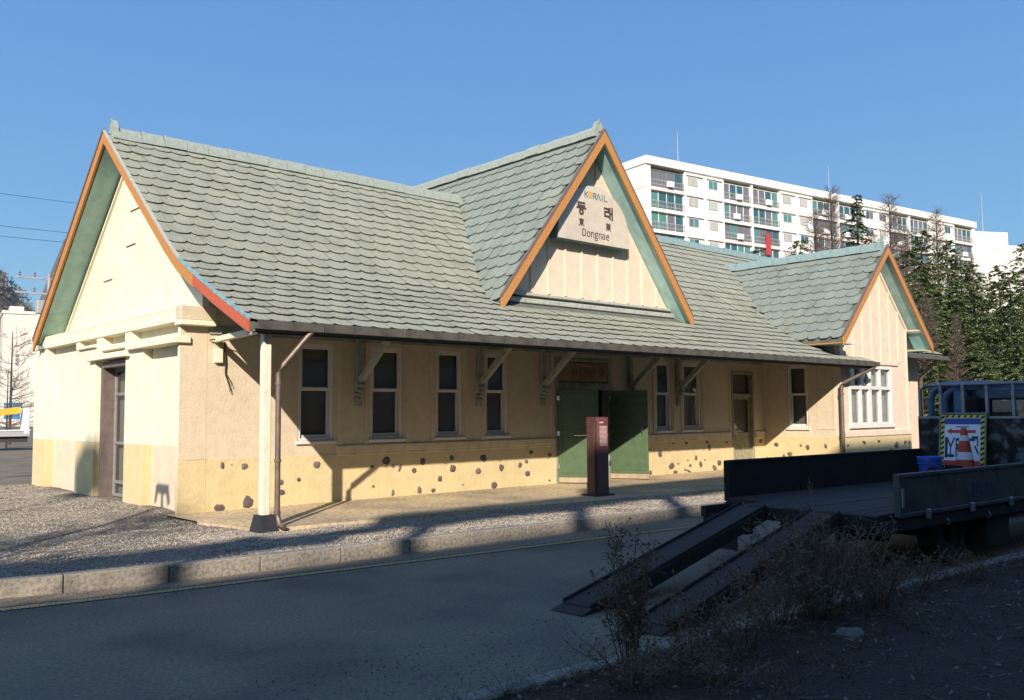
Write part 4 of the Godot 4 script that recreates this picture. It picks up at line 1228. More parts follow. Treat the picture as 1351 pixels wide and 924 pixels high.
func hangul(mb: MB, names: Array, t: Transform3D, size: float, advance: float, w: float, depth: float):
	for k in names.size():
		var o := Vector2(k * advance, 0)
		var layer := 0
		for line in glyph(names[k]):
			for j in line.size() - 1:
				var a: Vector2 = line[j] * size + o; var b: Vector2 = line[j + 1] * size + o
				var d: Vector2 = (b - a).normalized() * w * 0.5
				var n := Vector2(-d.y, d.x)
				a -= d * 0.9; b += d * 0.9
				layer += 1
				mb.prism(PackedVector2Array([a - n, b - n, b + n, a + n]), t * Transform3D(Basis(), V(0, 0, depth + layer * 0.00012)), depth)

func build_sign():
	var zf := 0.78
	var base := V(9.22, 5.43, 0.56)
	var s := thing("station_sign", "arched cream station name sign with KORAIL and Dongnae lettering in the central gable", "sign", base)
	var arch := PackedVector2Array()
	arch.append(Vector2(-1.20, 0.0)); arch.append(Vector2(1.20, 0.0))
	for k in 25:
		var th := PI * k / 24.0
		arch.append(Vector2(1.22 * cos(th) * (1.0 - 0.06 * sin(th)), 0.10 + 1.24 * pow(sin(th), 0.82)))
	var side := MB.new()
	side.prism(arch, Transform3D(Basis(), V(0, 0, 0.205)), 0.26)
	part("case", side, M.sign_side, s)
	var face := PackedVector2Array()
	for q in arch: face.append(Vector2(q.x * 0.985, 0.012 + q.y * 0.982))
	var f := MB.new()
	f.prism(face, Transform3D(Basis(), V(0, 0, 0.222)), 0.03)
	part("face", f, M.sign_face, s)
	var lz := 0.223
	var tl := func(x, y): return Transform3D(Basis(), V(x - base.x, y - base.y, lz))
	var k1 := MB.new()
	hangul(k1, ["K"], tl.call(8.87, 6.475), 0.125, 0.1, 0.026, 0.006)
	part("lettering", k1, M.ink_teal, s)
	k1 = MB.new()
	hangul(k1, ["R", "A", "I", "L"], tl.call(9.15, 6.47), 0.125, 0.125, 0.026, 0.006)
	part("lettering", k1, M.ink_teal, s)
	var k2 := MB.new()
	hangul(k2, ["globe"], tl.call(9.0, 6.475), 0.125, 0.1, 0.024, 0.006)
	part("emblem", k2, M.ink_gold, s)
	var k3 := MB.new()
	hangul(k3, ["dong"], tl.call(8.63, 6.06), 0.27, 0.1, 0.048, 0.006)
	hangul(k3, ["rae"], tl.call(9.54, 6.06), 0.27, 0.1, 0.048, 0.006)
	hangul(k3, ["east"], tl.call(8.68, 5.79), 0.17, 0.1, 0.02, 0.006)
	hangul(k3, ["rae_h"], tl.call(9.58, 5.79), 0.17, 0.1, 0.018, 0.006)
	part("lettering", k3, M.ink, s)
	var tm := TextMesh.new()
	var fo := SystemFont.new(); fo.font_names = PackedStringArray(["Droid Sans"])
	tm.font = fo; tm.text = "Dongnae"; tm.font_size = 32; tm.pixel_size = 0.0072; tm.depth = 0.006
	var o := part("lettering", tm, M.ink, s)
	o.position = V(9.23 - base.x, 5.645 - base.y, lz + 0.003)

func build_info_post():
	var b := V(7.0, 0.012, 2.72)
	var s := thing("information_post", "brown metal information post with a text plate, standing before the green doors", "sign post", b)
	part("foot", bxp(V(-0.14, 0, -0.26), V(0.34, 0.03, 0.20), 0.006), M.dark_iron, s)
	part("side_plate", bxp(V(-0.12, 0.03, -0.10), V(-0.06, 1.40, 0.10), 0.006), M.info, s)
	part("column", bxp(V(-0.06, 0.03, -0.16), V(0.26, 1.50, 0.12), 0.008), M.info, s)
	part("text_plate", bxp(V(-0.045, 0.80, 0.118), V(0.245, 1.49, 0.128), 0.004), M.info_plate, s)
	var t := MB.new()
	t.box(V(0.0, 1.385, 0.127), V(0.11, 1.408, 0.131))
	for k in 16:
		var x := 0.0
		var y := 1.315 - k * 0.024
		while x < 0.20:
			var wd := rng.randf_range(0.012, 0.04)
			t.box(V(x, y, 0.127), V(minf(x + wd, 0.215), y + 0.012, 0.131))
			x += wd + 0.007
	part("text", t, M.info_ink, s)

# ---------------------------------------------------------------- truck and its load
func build_truck():
	var b := V(3.5, -0.17, 9.15)
	var T := thing("flatbed_truck", "dark flatbed recovery truck with blue cab parked by the near kerb, tail ramps down", "truck", b, "", deg_to_rad(-3.5))
	var L := func(x, y, z): return V(x, y, z) - b
	var zl := 8.0; var zr := 10.3; var xe := 8.35
	# deck of planks
	var nP := 12
	for k in nP:
		var z0: float = lerp(zl + 0.06, zr - 0.06, float(k) / nP); var z1: float = lerp(zl + 0.06, zr - 0.06, float(k + 1) / nP)
		part("deck_plank", bxp(L.call(3.07 if z0 > 8.45 else 3.52, 0.48, z0 + 0.004), L.call(xe - 0.02, 0.545 + rng.randf_range(-0.004, 0.004), z1 - 0.004), 0.006), M.truck_deck, T)
	var ch := MB.new()
	ch.box(L.call(3.0, 0.40, 8.5), L.call(3.06, 0.54, zr))
	ch.box(L.call(3.56, 0.12, zl - 0.02), L.call(3.68, 0.49, zl + 0.3))
	for z in [zl + 0.02, zr - 0.10]: ch.box(L.call(3.06, 0.36, z), L.call(xe, 0.48, z + 0.08))
	for z in [8.75, 9.45]: ch.box(L.call(3.6, 0.16, z), L.call(11.0, 0.38, z + 0.1))
	part("chassis", ch, M.truck_dark, T)
	# sideboards
	var sp := MB.new()
	sp.cbox(L.call(3.56, 0.49, zl), L.call(xe, 0.985, zl + 0.045), 0.008)
	for x in [3.56, 5.1, 6.7, 8.25]: sp.cbox(L.call(x, 0.50, zl - 0.03), L.call(x + 0.08, 0.99, zl + 0.06), 0.008)
	sp.cbox(L.call(3.55, 0.965, zl - 0.012), L.call(xe, 1.0, zl + 0.056), 0.006)
	part("sideboard", sp, M.truck_dark, T)
	var sn := MB.new()
	sn.cbox(L.call(3.42, 0.53, zr - 0.02), L.call(xe, 0.93, zr + 0.02), 0.008)
	sn.cbox(L.call(3.40, 0.90, zr - 0.035), L.call(xe, 0.945, zr + 0.035), 0.008)
	sn.cbox(L.call(3.40, 0.50, zr - 0.035), L.call(xe, 0.545, zr + 0.035), 0.008)
	sn.cbox(L.call(3.38, 0.50, zr - 0.04), L.call(3.44, 0.945, zr + 0.04), 0.008)
	part("sideboard", sn, M.truck_panel, T)
	var tx := MB.new()
	hangul(tx, ["il", "deung", "teu", "neun"], Transform3D(Basis(), L.call(5.0, 0.63, zr + 0.021)), 0.13, 0.16, 0.018, 0.002)
	part("lettering", tx, M.sg_navy, T)
	var tx2 := MB.new()
	hangul(tx2, ["1", "0"], Transform3D(Basis(), L.call(6.35, 0.65, zr + 0.021)), 0.16, 0.13, 0.025, 0.002)
	part("lettering", tx2, M.sg_navy, T)
	# headboard with guard bars
	var hb := MB.new()
	hb.cbox(L.call(xe, 0.50, zl), L.call(xe + 0.05, 1.46, zr), 0.008)
	part("headboard", hb, M.head, T)
	var gd := MB.new()
	gd.cbox(L.call(xe, 1.46, zl), L.call(xe + 0.06, 1.50, zr), 0.006)
	gd.tube([L.call(xe + 0.03, 1.50, zl + 0.04), L.call(xe + 0.03, 1.9, zl + 0.04), L.call(xe + 0.03, 1.98, zl + 0.12), L.call(xe + 0.03, 1.98, zr - 0.12), L.call(xe + 0.03, 1.9, zr - 0.04), L.call(xe + 0.03, 1.5, zr - 0.04)], 0.028, 0.028, 8)
	for z in [8.36, 8.70, 9.05, 9.42, 9.8]: gd.cbox(L.call(xe + 0.005, 1.50, z - 0.025), L.call(xe + 0.05, 1.98, z + 0.025), 0.006)
	part("guard_rail", gd, M.steel, T)
	# cab with its rear and front windows
	var cx0 := 8.80; var cx1 := 10.40; var cz0 := 8.12; var cz1 := 10.18
	var prof := func(inset: float) -> PackedVector2Array:
		var r := 0.26
		var p := PackedVector2Array()
		p.append(Vector2(cz0 + inset, 0.25)); p.append(Vector2(cz1 - inset, 0.25))
		for k in 7:
			var th := PI * 0.5 * k / 6.0
			p.append(Vector2(cz1 - inset - r + r * cos(th), 2.0 - inset - r + r * sin(th)))
		for k in 7:
			var th := PI * 0.5 + PI * 0.5 * k / 6.0
			p.append(Vector2(cz0 + inset + r + r * cos(th), 2.0 - inset - r + r * sin(th)))
		return p
	var outer: PackedVector2Array = prof.call(0.0)
	var shell := MB.new()
	var cl := func(q: Vector2, x: float): return L.call(x, q.y, q.x)
	for k in outer.size():
		var p0 := outer[k]; var p1 := outer[(k + 1) % outer.size()]
		# leave the side windows open
		shell.quad(cl.call(p0, cx0), cl.call(p1, cx0), cl.call(p1, cx1), cl.call(p0, cx1))
	part("cab_shell", shell, M.cab, T)
	# rear wall of the cab with a window hole, and the same at the front
	for e in [[cx0, 0.06, "cab_back", 1.40, 1.80], [cx1, -0.06, "cab_front", 1.25, 1.85]]:
		var bw := MB.new()
		for r in wall_rects(cz0 + 0.01, cz1 - 0.01, 0.26, 1.74, [[cz0 + 0.55, cz1 - 0.15, e[3], 2.5]]):
			bw.box(L.call(e[0], r[2], r[0]), L.call(e[0] + e[1], r[3], r[1]))
		bw.box(L.call(e[0], e[4], cz0 + 0.2), L.call(e[0] + e[1], 1.985, cz1 - 0.2))
		for z in [cz0 + 0.1, cz1 - 0.2]: bw.box(L.call(e[0] + 0.002, 1.70, z - 0.02), L.call(e[0] + e[1] * 0.95, 1.88, z + 0.13))
		part(e[2], bw, M.cab_d if e[1] > 0 else M.cab, T)
		part("cab_window", bxp(L.call(e[0] + e[1] * 0.4, e[3], cz0 + 0.55), L.call(e[0] + e[1] * 0.5, e[4], cz1 - 0.15)), M.clear, T)
	# air duct and rolled tarpaulin bow at the corner of the cab
	for e in [[8.67, 8.06, 0.055], [8.70, 8.26, 0.06]]:
		var arc := [L.call(e[0], 1.2, e[1])]
		for k in 8:
			var th := PI - PI * 0.5 * k / 7.0
			arc.append(L.call(e[0], 1.72 + 0.26 * sin(th) - (0.04 if e[1] > 8.2 else 0.0), e[1] + 0.26 + 0.26 * cos(th)))
		arc.append(L.call(e[0], 1.98 - (0.04 if e[1] > 8.2 else 0.0), 8.95))
		var tb := MB.new()
		tb.tube(arc, e[2], e[2], 10)
		part("roof_bow", tb, M.cab, T)
	part("cab_locker", bxp(L.call(8.45 + 0.18, 1.2, 8.42), L.call(8.45 + 0.34, 1.9, 8.62), 0.03), M.cab, T)
	part("roof_panel", bxp(L.call(8.45 + 0.20, 1.74, 8.75), L.call(8.45 + 0.33, 1.92, 10.05), 0.03), M.cab_d, T)
	var sm := MB.new()
	sm.lathe([Vector2(0, 0), Vector2(0.12, 0), Vector2(0.12, 0.45), Vector2(0.09, 0.5), Vector2(0, 0.5)], L.call(8.45 + 0.2, 1.3, 8.72), 12)
	part("air_filter", sm, M.truck_dark, T)
	# wheels
	for x in [4.95, 9.8]:
		for z in [8.05, 9.85] if x < 8 else [8.12, 9.82]:
			var w := sub("wheel", T, L.call(x, 0.19, z + 0.12))
			w.rotation.x = PI / 2
			var ty := MB.new()
			ty.lathe([Vector2(0.2, -0.12), Vector2(0.33, -0.12), Vector2(0.36, -0.08), Vector2(0.36, 0.08), Vector2(0.33, 0.12), Vector2(0.2, 0.12)], V(0, 0, 0), 24)
			part("tyre", ty, M.rubber, w)
			var ri := MB.new()
			ri.lathe([Vector2(0.0, -0.06), Vector2(0.08, -0.06), Vector2(0.16, -0.10), Vector2(0.205, -0.11), Vector2(0.205, 0.11), Vector2(0.16, 0.10), Vector2(0.08, 0.06), Vector2(0.0, 0.06)], V(0, 0, 0), 20)
			part("rim", ri, M.rust, w)
	# fuel tank slung beside the chassis
	var ft := MB.new()
	ft.tube([L.call(6.25, 0.16, zr - 0.36), L.call(6.95, 0.16, zr - 0.36)], 0.22, 0.22, 18)
	part("fuel_tank", ft, M.steel, T)
	var ax := MB.new()
	ax.tube([L.call(4.95, 0.19, zl + 0.2), L.call(4.95, 0.19, zr - 0.2)], 0.07, 0.07, 10)
	ax.tube([L.call(4.95, 0.19, 9.0), L.call(4.95, 0.19, 9.3)], 0.18, 0.18, 12)
	part("axle", ax, M.truck_dark, T)
	part("tool_box", bxp(L.call(5.5, 0.0, zr - 0.45), L.call(6.1, 0.35, zr - 0.06), 0.01), M.truck_dark, T)
	# stake pockets, hinges and rope hooks along the near side
	for x in [3.9, 4.9, 5.9, 6.9, 7.7]:
		part("hinge", bxp(L.call(x, 0.455, zr + 0.02), L.call(x + 0.10, 0.56, zr + 0.05), 0.01), M.steel, T)
		var hk := MB.new()
		hk.tube([L.call(x + 0.5, 0.44, zr - 0.02), L.call(x + 0.5, 0.40, zr + 0.03), L.call(x + 0.5, 0.36, zr + 0.03), L.call(x + 0.5, 0.35, zr)], 0.008, 0.008, 6)
		part("rope_hook", hk, M.steel, T)
	part("side_beam", bxp(L.call(3.0, 0.36, zr - 0.03), L.call(8.35, 0.475, zr + 0.01), 0.008), M.truck_dark, T)
	part("latch", bxp(L.call(3.395, 0.60, zr + 0.035), L.call(3.43, 0.80, zr + 0.06), 0.006), M.steel, T)
	part("mud_flap", bxp(L.call(3.10, 0.0, zl + 0.02), L.call(3.12, 0.40, zl + 0.5)), M.rubber, T)
	# ramps
	for e in [[8.60, 8.98, 8.88, 9.22], [9.52, 9.88, 9.80, 10.14]]:
		var r := sub("ramp", T)
		var a := L.call(3.03, 0.52, (e[0] + e[1]) * 0.5) as Vector3
		var c := L.call(0.10, -0.135, (e[2] + e[3]) * 0.5) as Vector3
		var d := (c - a).normalized()
		var up := Vector3(0, 0, 1).cross(d).normalized()
		if up.y < 0: up = -up
		var wd: float = e[1] - e[0]
		var pl := MB.new()
		pl.bar(a + up * 0.01, c + up * 0.01, wd, 0.025, up, 0.004)
		part("tread_plate", pl, M.rust, r)
		for sgn in [-1.0, 1.0]:
			var fl := MB.new()
			var off := V(0, 0, sgn * (wd * 0.5 - 0.012))
			fl.bar(a + off - up * 0.055, a.lerp(c, 0.92) + off - up * 0.055, 0.02, 0.10, up, 0.004)
			fl.bar(a + off - up * 0.11 + V(0, 0, -sgn * 0.02), a.lerp(c, 0.90) + off - up * 0.11 + V(0, 0, -sgn * 0.02), 0.06, 0.015, up)
			fl.bar(a + off + up * 0.035, c + off + up * 0.035, 0.022, 0.03, up, 0.004)
			part("side_channel", fl, M.truck_dark, r)
		var toe := MB.new()
		toe.bar(c + up * 0.005, c + d * 0.15 + V(0, 0.0, 0), wd, 0.015, up)
		part("toe_plate", toe, M.rust, r)
	# prop under the far ramp
	var pr := MB.new()
	pr.tube([L.call(1.9, 0.06, 9.08), L.call(1.9, -0.16, 9.08)], 0.014, 0.014, 6)
	part("ramp_prop", pr, M.steel, T)
	build_load()

func build_load():
	# road works sign leaning on the headboard
	var b := V(8.20, 0.55, 9.0)
	var s := thing("roadworks_sign", "white road works board with red arrow and hazard border leaning on the truck headboard", "sign", b)
	s.rotation = V(0, deg_to_rad(-3.5), -0.14)
	var w := 0.68; var h := 0.98
	var sk := Transform3D(Basis(V(0, 0, 1), V(0, 1, 0), V(-1, 0, 0)), Vector3.ZERO)   # local x = +z, faces -x
	var bx := func(x0, y0, x1, y1, z0, z1, m, nm):
		var mb := MB.new()
		mb.obox(sk * Transform3D(Basis(), V((x0 + x1) / 2, (y0 + y1) / 2, (z0 + z1) / 2)), V(x1 - x0, y1 - y0, z1 - z0))
		part(nm, mb, m, s)
	var fr := MB.new()
	for e in [[V(-w / 2, 0, 0), V(-w / 2, h + 0.04, 0)], [V(w / 2, 0, 0), V(w / 2, h + 0.04, 0)], [V(-w / 2, h + 0.02, 0), V(w / 2, h + 0.02, 0)], [V(-w / 2, 0.1, 0), V(w / 2, 0.1, 0)]]:
		fr.tube([sk * e[0], sk * e[1]], 0.014, 0.014, 6)
	part("frame", fr, M.steel, s)
	bx.call(-w / 2 + 0.016, 0.11, w / 2 - 0.016, h, -0.012, 0.004, M.sg_yellow, "panel")
	bx.call(-w / 2 + 0.075, 0.15, w / 2 - 0.075, h - 0.05, 0.004, 0.008, M.sg_white, "face")
	bx.call(-w / 2 + 0.075, h - 0.145, w / 2 - 0.075, h - 0.055, 0.008, 0.011, M.sg_blue, "header")
	bx.call(-w / 2 + 0.075, 0.15, w / 2 - 0.075, 0.29, 0.008, 0.011, M.sg_red, "footer")
	bx.call(-0.1, h - 0.19, 0.1, h - 0.175, 0.008, 0.010, M.sg_blue, "caption")
	var stripe := func(pts: PackedVector2Array):
		var sm2 := MB.new()
		sm2.prism(pts, sk * Transform3D(Basis(), V(0, 0, 0.006)), 0.003)
		part("hazard_stripe", sm2, M.black, s)
	for k in 11:
		var y := 0.13 + k * 0.078
		for e in [-w / 2 + 0.018, w / 2 - 0.073]:
			stripe.call(PackedVector2Array([Vector2(e, y), Vector2(e + 0.055, y + 0.03), Vector2(e + 0.055, y + 0.065), Vector2(e, y + 0.035)]))
	for k in 6:
		var x := -0.26 + k * 0.09
		stripe.call(PackedVector2Array([Vector2(x, h - 0.045), Vector2(x + 0.035, h - 0.045), Vector2(x + 0.055, h - 0.005), Vector2(x + 0.02, h - 0.005)]))
	var ar := MB.new()
	ar.prism(PackedVector2Array([Vector2(-0.23, h - 0.25), Vector2(-0.16, h - 0.205), Vector2(-0.16, h - 0.23), Vector2(0.20, h - 0.23), Vector2(0.20, h - 0.275), Vector2(-0.16, h - 0.275), Vector2(-0.16, h - 0.30)]), sk * Transform3D(Basis(), V(0, 0, 0.011)), 0.003)
	part("arrow", ar, M.sg_red, s)
	var lt := MB.new()
	var q := func(g, x, y, sx): 
		hangul(lt, [g], sk * Transform3D(Basis(V(sx, 0, 0), V(0, 1, 0), V(0, 0, 1)), V(x, y, 0.008)), 0.27, 0.2, 0.042, 0.003)
	q.call("work_a", -0.255, h - 0.63, 1.0)
	q.call("work_b", -0.225, h - 0.63, 0.42)
	q.call("work_c", -0.09, h - 0.63, 0.42)
	q.call("work_d", 0.06, h - 0.63, 0.5)
	q.call("work_e", 0.14, h - 0.60, 0.4)
	part("lettering", lt, M.sg_navy, s)
	# cone
	var c := thing("traffic_cone", "orange traffic cone with two white bands standing on the truck bed", "cone", V(7.80, 0.55, 9.22))
	part("base", bxp(V(-0.2, 0, -0.2), V(0.2, 0.035, 0.2), 0.01), M.cone, c)
	var pc := func(y): return lerp(0.165, 0.035, (y - 0.035) / 0.75)
	var seg := func(y0, y1, m, nm):
		var mb := MB.new()
		var e := 0.003 if m == M.cone_w else 0.0
		mb.lathe([Vector2(pc.call(y0) + e, y0), Vector2(pc.call(y1) + e, y1)], V(0, 0, 0), 20)
		if y1 > 0.78: mb.lathe([Vector2(pc.call(y1), y1), Vector2(0, y1)], V(0, 0, 0), 20)
		part(nm, mb, m, c)
	seg.call(0.035, 0.785, M.cone, "body")
	seg.call(0.33, 0.44, M.cone_w, "band")
	seg.call(0.60, 0.68, M.cone_w, "band")
	# bucket
	var k := thing("bucket", "blue plastic bucket marked with a black 2 on the truck bed", "bucket", V(7.30, 0.55, 8.93))
	var bm := MB.new()
	bm.lathe([Vector2(0, 0.01), Vector2(0.125, 0), Vector2(0.16, 0.33), Vector2(0.172, 0.335), Vector2(0.172, 0.38), Vector2(0.162, 0.385), Vector2(0.155, 0.36), Vector2(0.12, 0.02), Vector2(0, 0.02)], V(0, 0, 0), 24)
	part("body", bm, M.bucket, k)
	var rb := MB.new()
	rb.lathe([Vector2(0.155, 0.27), Vector2(0.164, 0.275), Vector2(0.166, 0.29), Vector2(0.157, 0.295)], V(0, 0, 0), 24)
	part("rib", rb, M.bucket, k)
	var num := MB.new()
	var toc := V(-0.92, 0, 0.39).normalized()
	hangul(num, ["2"], Transform3D(Basis(V(toc.z, 0, -toc.x), V(0, 1, 0), toc), toc * 0.146 + V(0, 0.10, 0) - V(toc.z, 0, -toc.x) * 0.045) , 0.13, 0.1, 0.03, 0.012)
	part("number", num, M.black, k)
	var hn := MB.new()
	var arc := []
	for j in 13: arc.append(V(0.17 * cos(PI * j / 12.0), 0.35 - 0.12 * sin(PI * j / 12.0), 0.02 + 0.165 * sin(PI * j / 12.0) * 1.05))
	hn.tube(arc, 0.006, 0.006, 5)
	part("handle", hn, M.steel, k)
	# dark rubber tub beside it
	var tb := thing("rubber_tub", "black rubber tub on the truck bed between bucket and cone", "tub", V(7.55, 0.55, 9.12))
	var tm := MB.new()
	tm.lathe([Vector2(0, 0.01), Vector2(0.13, 0), Vector2(0.155, 0.24), Vector2(0.16, 0.25), Vector2(0.145, 0.25), Vector2(0.12, 0.03), Vector2(0, 0.03)], V(0, 0, 0), 18)
	part("body", tm, M.rubber, tb)
	var th := MB.new()
	th.tube([V(-0.05, 0.24, -0.155), V(-0.04, 0.29, -0.165), V(0.04, 0.29, -0.165), V(0.05, 0.24, -0.155)], 0.01, 0.01, 6)
	part("grip", th, M.rubber, tb)

# ---------------------------------------------------------------- far things
func build_background():
	apartment()
	# second slab further right
	var s := thing("apartment_block", "plain white apartment slab end at the far right behind the cedars", "building", V(172, -0.2, -53), "white apartment blocks", deg_to_rad(-30.0))
	part("wall", bxp(V(-2, 0, -14), V(40, 32.6, 0)), M.apt2, s)
	part("parapet", bxp(V(-2.1, 32.6, -14.1), V(40.1, 33.2, 0.1)), M.apt, s)
	part("roof_house", bxp(V(3, 33.2, -8), V(11, 36.2, -2)), M.apt, s)
	var an := MB.new()
	an.tube([V(8, 36.2, -5), V(7.9, 45, -5)], 0.12, 0.04, 5)
	part("antenna", an, M.rail, s)
	for k in 5:
		part("floor_joint", bxp(V(-2.05, 29.5 - k * 2.8, -0.05), V(40, 29.58 - k * 2.8, 0.06)), M.apt_trim, s)
		part("window", bxp(V(13.5, 30.0 - k * 2.8, -0.1), V(15.5, 31.4 - k * 2.8, 0.05)), M.apt_glass2, s)
	# cream office tower on the left
	var t := thing("office_tower", "narrow cream tower with blue glazed side standing below the hill at far left", "building", V(42.5, -0.2, -180.0), "", deg_to_rad(-10.0))
	part("wall", bxp(V(-5.2, 0, -10), V(0.6, 22.0, 0.0)), M.tower, t)
	part("wall_fin", bxp(V(0.6, 0, -9), V(1.6, 23.0, 0.35)), M.tower, t)
	part("parapet", bxp(V(-5.4, 22.0, -10), V(0.6, 22.6, 0.2)), M.tower, t)
	part("roof_house", bxp(V(-4, 22.6, -7), V(-1.5, 23.8, -3)), M.tower, t)
	for e in [[-3.4, 15.5, 19.5], [-2.0, 15.5, 19.5]]: part("slit_window", bxp(V(e[0], e[1], -0.1), V(e[0] + 0.5, e[2], 0.08)), M.apt_trim, t)
	for k in 3: part("sign_mark", bxp(V(-2.9, 13.5 - k * 0.8, -0.1), V(-2.4, 14.1 - k * 0.8, 0.1)), M.apt_dark, t)
	part("blue_panel", bxp(V(-4.6, 1.5, -0.1), V(-1.5, 4.6, 0.12)), M.blue_glass, t)
	for k in 4:
		part("side_block", bxp(V(1.6, 1 + k * 5.6, -8), V(5.0, 3.0 + k * 5.6, -0.5)), M.tower, t)
		part("window", bxp(V(1.6, 3.0 + k * 5.6, -7.8), V(4.6, 6.6 + k * 5.6, -0.9)), M.blue_glass if k == 3 else M.apt_glass2, t)
	# hills
	hills()
	# utility pole
	var u := thing("utility_pole", "concrete utility pole with crossarms and insulators behind the left roof edge", "pole", V(11.2, -0.2, -50.3))
	var pm := MB.new()
	pm.tube([V(0, 0, 0), V(0, 11.3, 0)], 0.19, 0.11, 10)
	part("shaft", pm, M.pole, u)
	for e in [10.9, 9.9]:
		part("crossarm", bxp(V(-2.0, e, -0.06), V(0.6, e + 0.12, 0.06)), M.rail, u)
		for x in [-1.8, -0.9, 0.4]:
			var im := MB.new()
			im.lathe([Vector2(0.03, 0), Vector2(0.09, 0.08), Vector2(0.05, 0.16), Vector2(0.09, 0.24), Vector2(0.03, 0.36), Vector2(0, 0.38)], V(x, e + 0.12, 0), 8)
			part("insulator", im, M.apt_dark, u)
	part("transformer", bxp(V(-0.75, 8.6, -0.25), V(-0.2, 9.5, 0.25), 0.05), M.rail, u)
	# wires
	var wl := [["highest thin power line crossing the sky at left", 14.95, 15.9], ["power line above the pair at left", 13.05, 13.75], ["lowest power line crossing the sky at left", 12.45, 13.05]]
	for e in wl:
		var mb := MB.new()
		var pts := []
		for k in 13:
			var f := k / 12.0
			var p := V(-14.0, 0, -40.0).lerp(V(30.0, 0, -55.0), f)
			p.y = lerp(e[1] - 0.9, e[2] + 1.4, f) - 1.6 * 4.0 * f * (1 - f) + 1.4
			pts.append(p)
		mb.tube(pts, 0.013, 0.013, 4, false)
		solo("power_line", mb, M.wire, e[0], "power line", "power lines at left")
	lorry()
	# marker post
	var mk := thing("marker_post", "orange and white plastic marker post at the left edge of the parking area", "marker post", V(0.62, -0.2, -15.2))
	var m1 := MB.new()
	m1.lathe([Vector2(0.13, 0), Vector2(0.13, 0.04), Vector2(0.055, 0.07), Vector2(0.05, 1.05), Vector2(0, 1.07)], V(0, 0, 0), 12)
	part("tube", m1, M.cone, mk)
	for y in [0.62, 0.85]:
		var m2 := MB.new()
		m2.lathe([Vector2(0.054, y), Vector2(0.054, y + 0.09)], V(0, 0, 0), 12)
		part("band", m2, M.cone_w, mk)

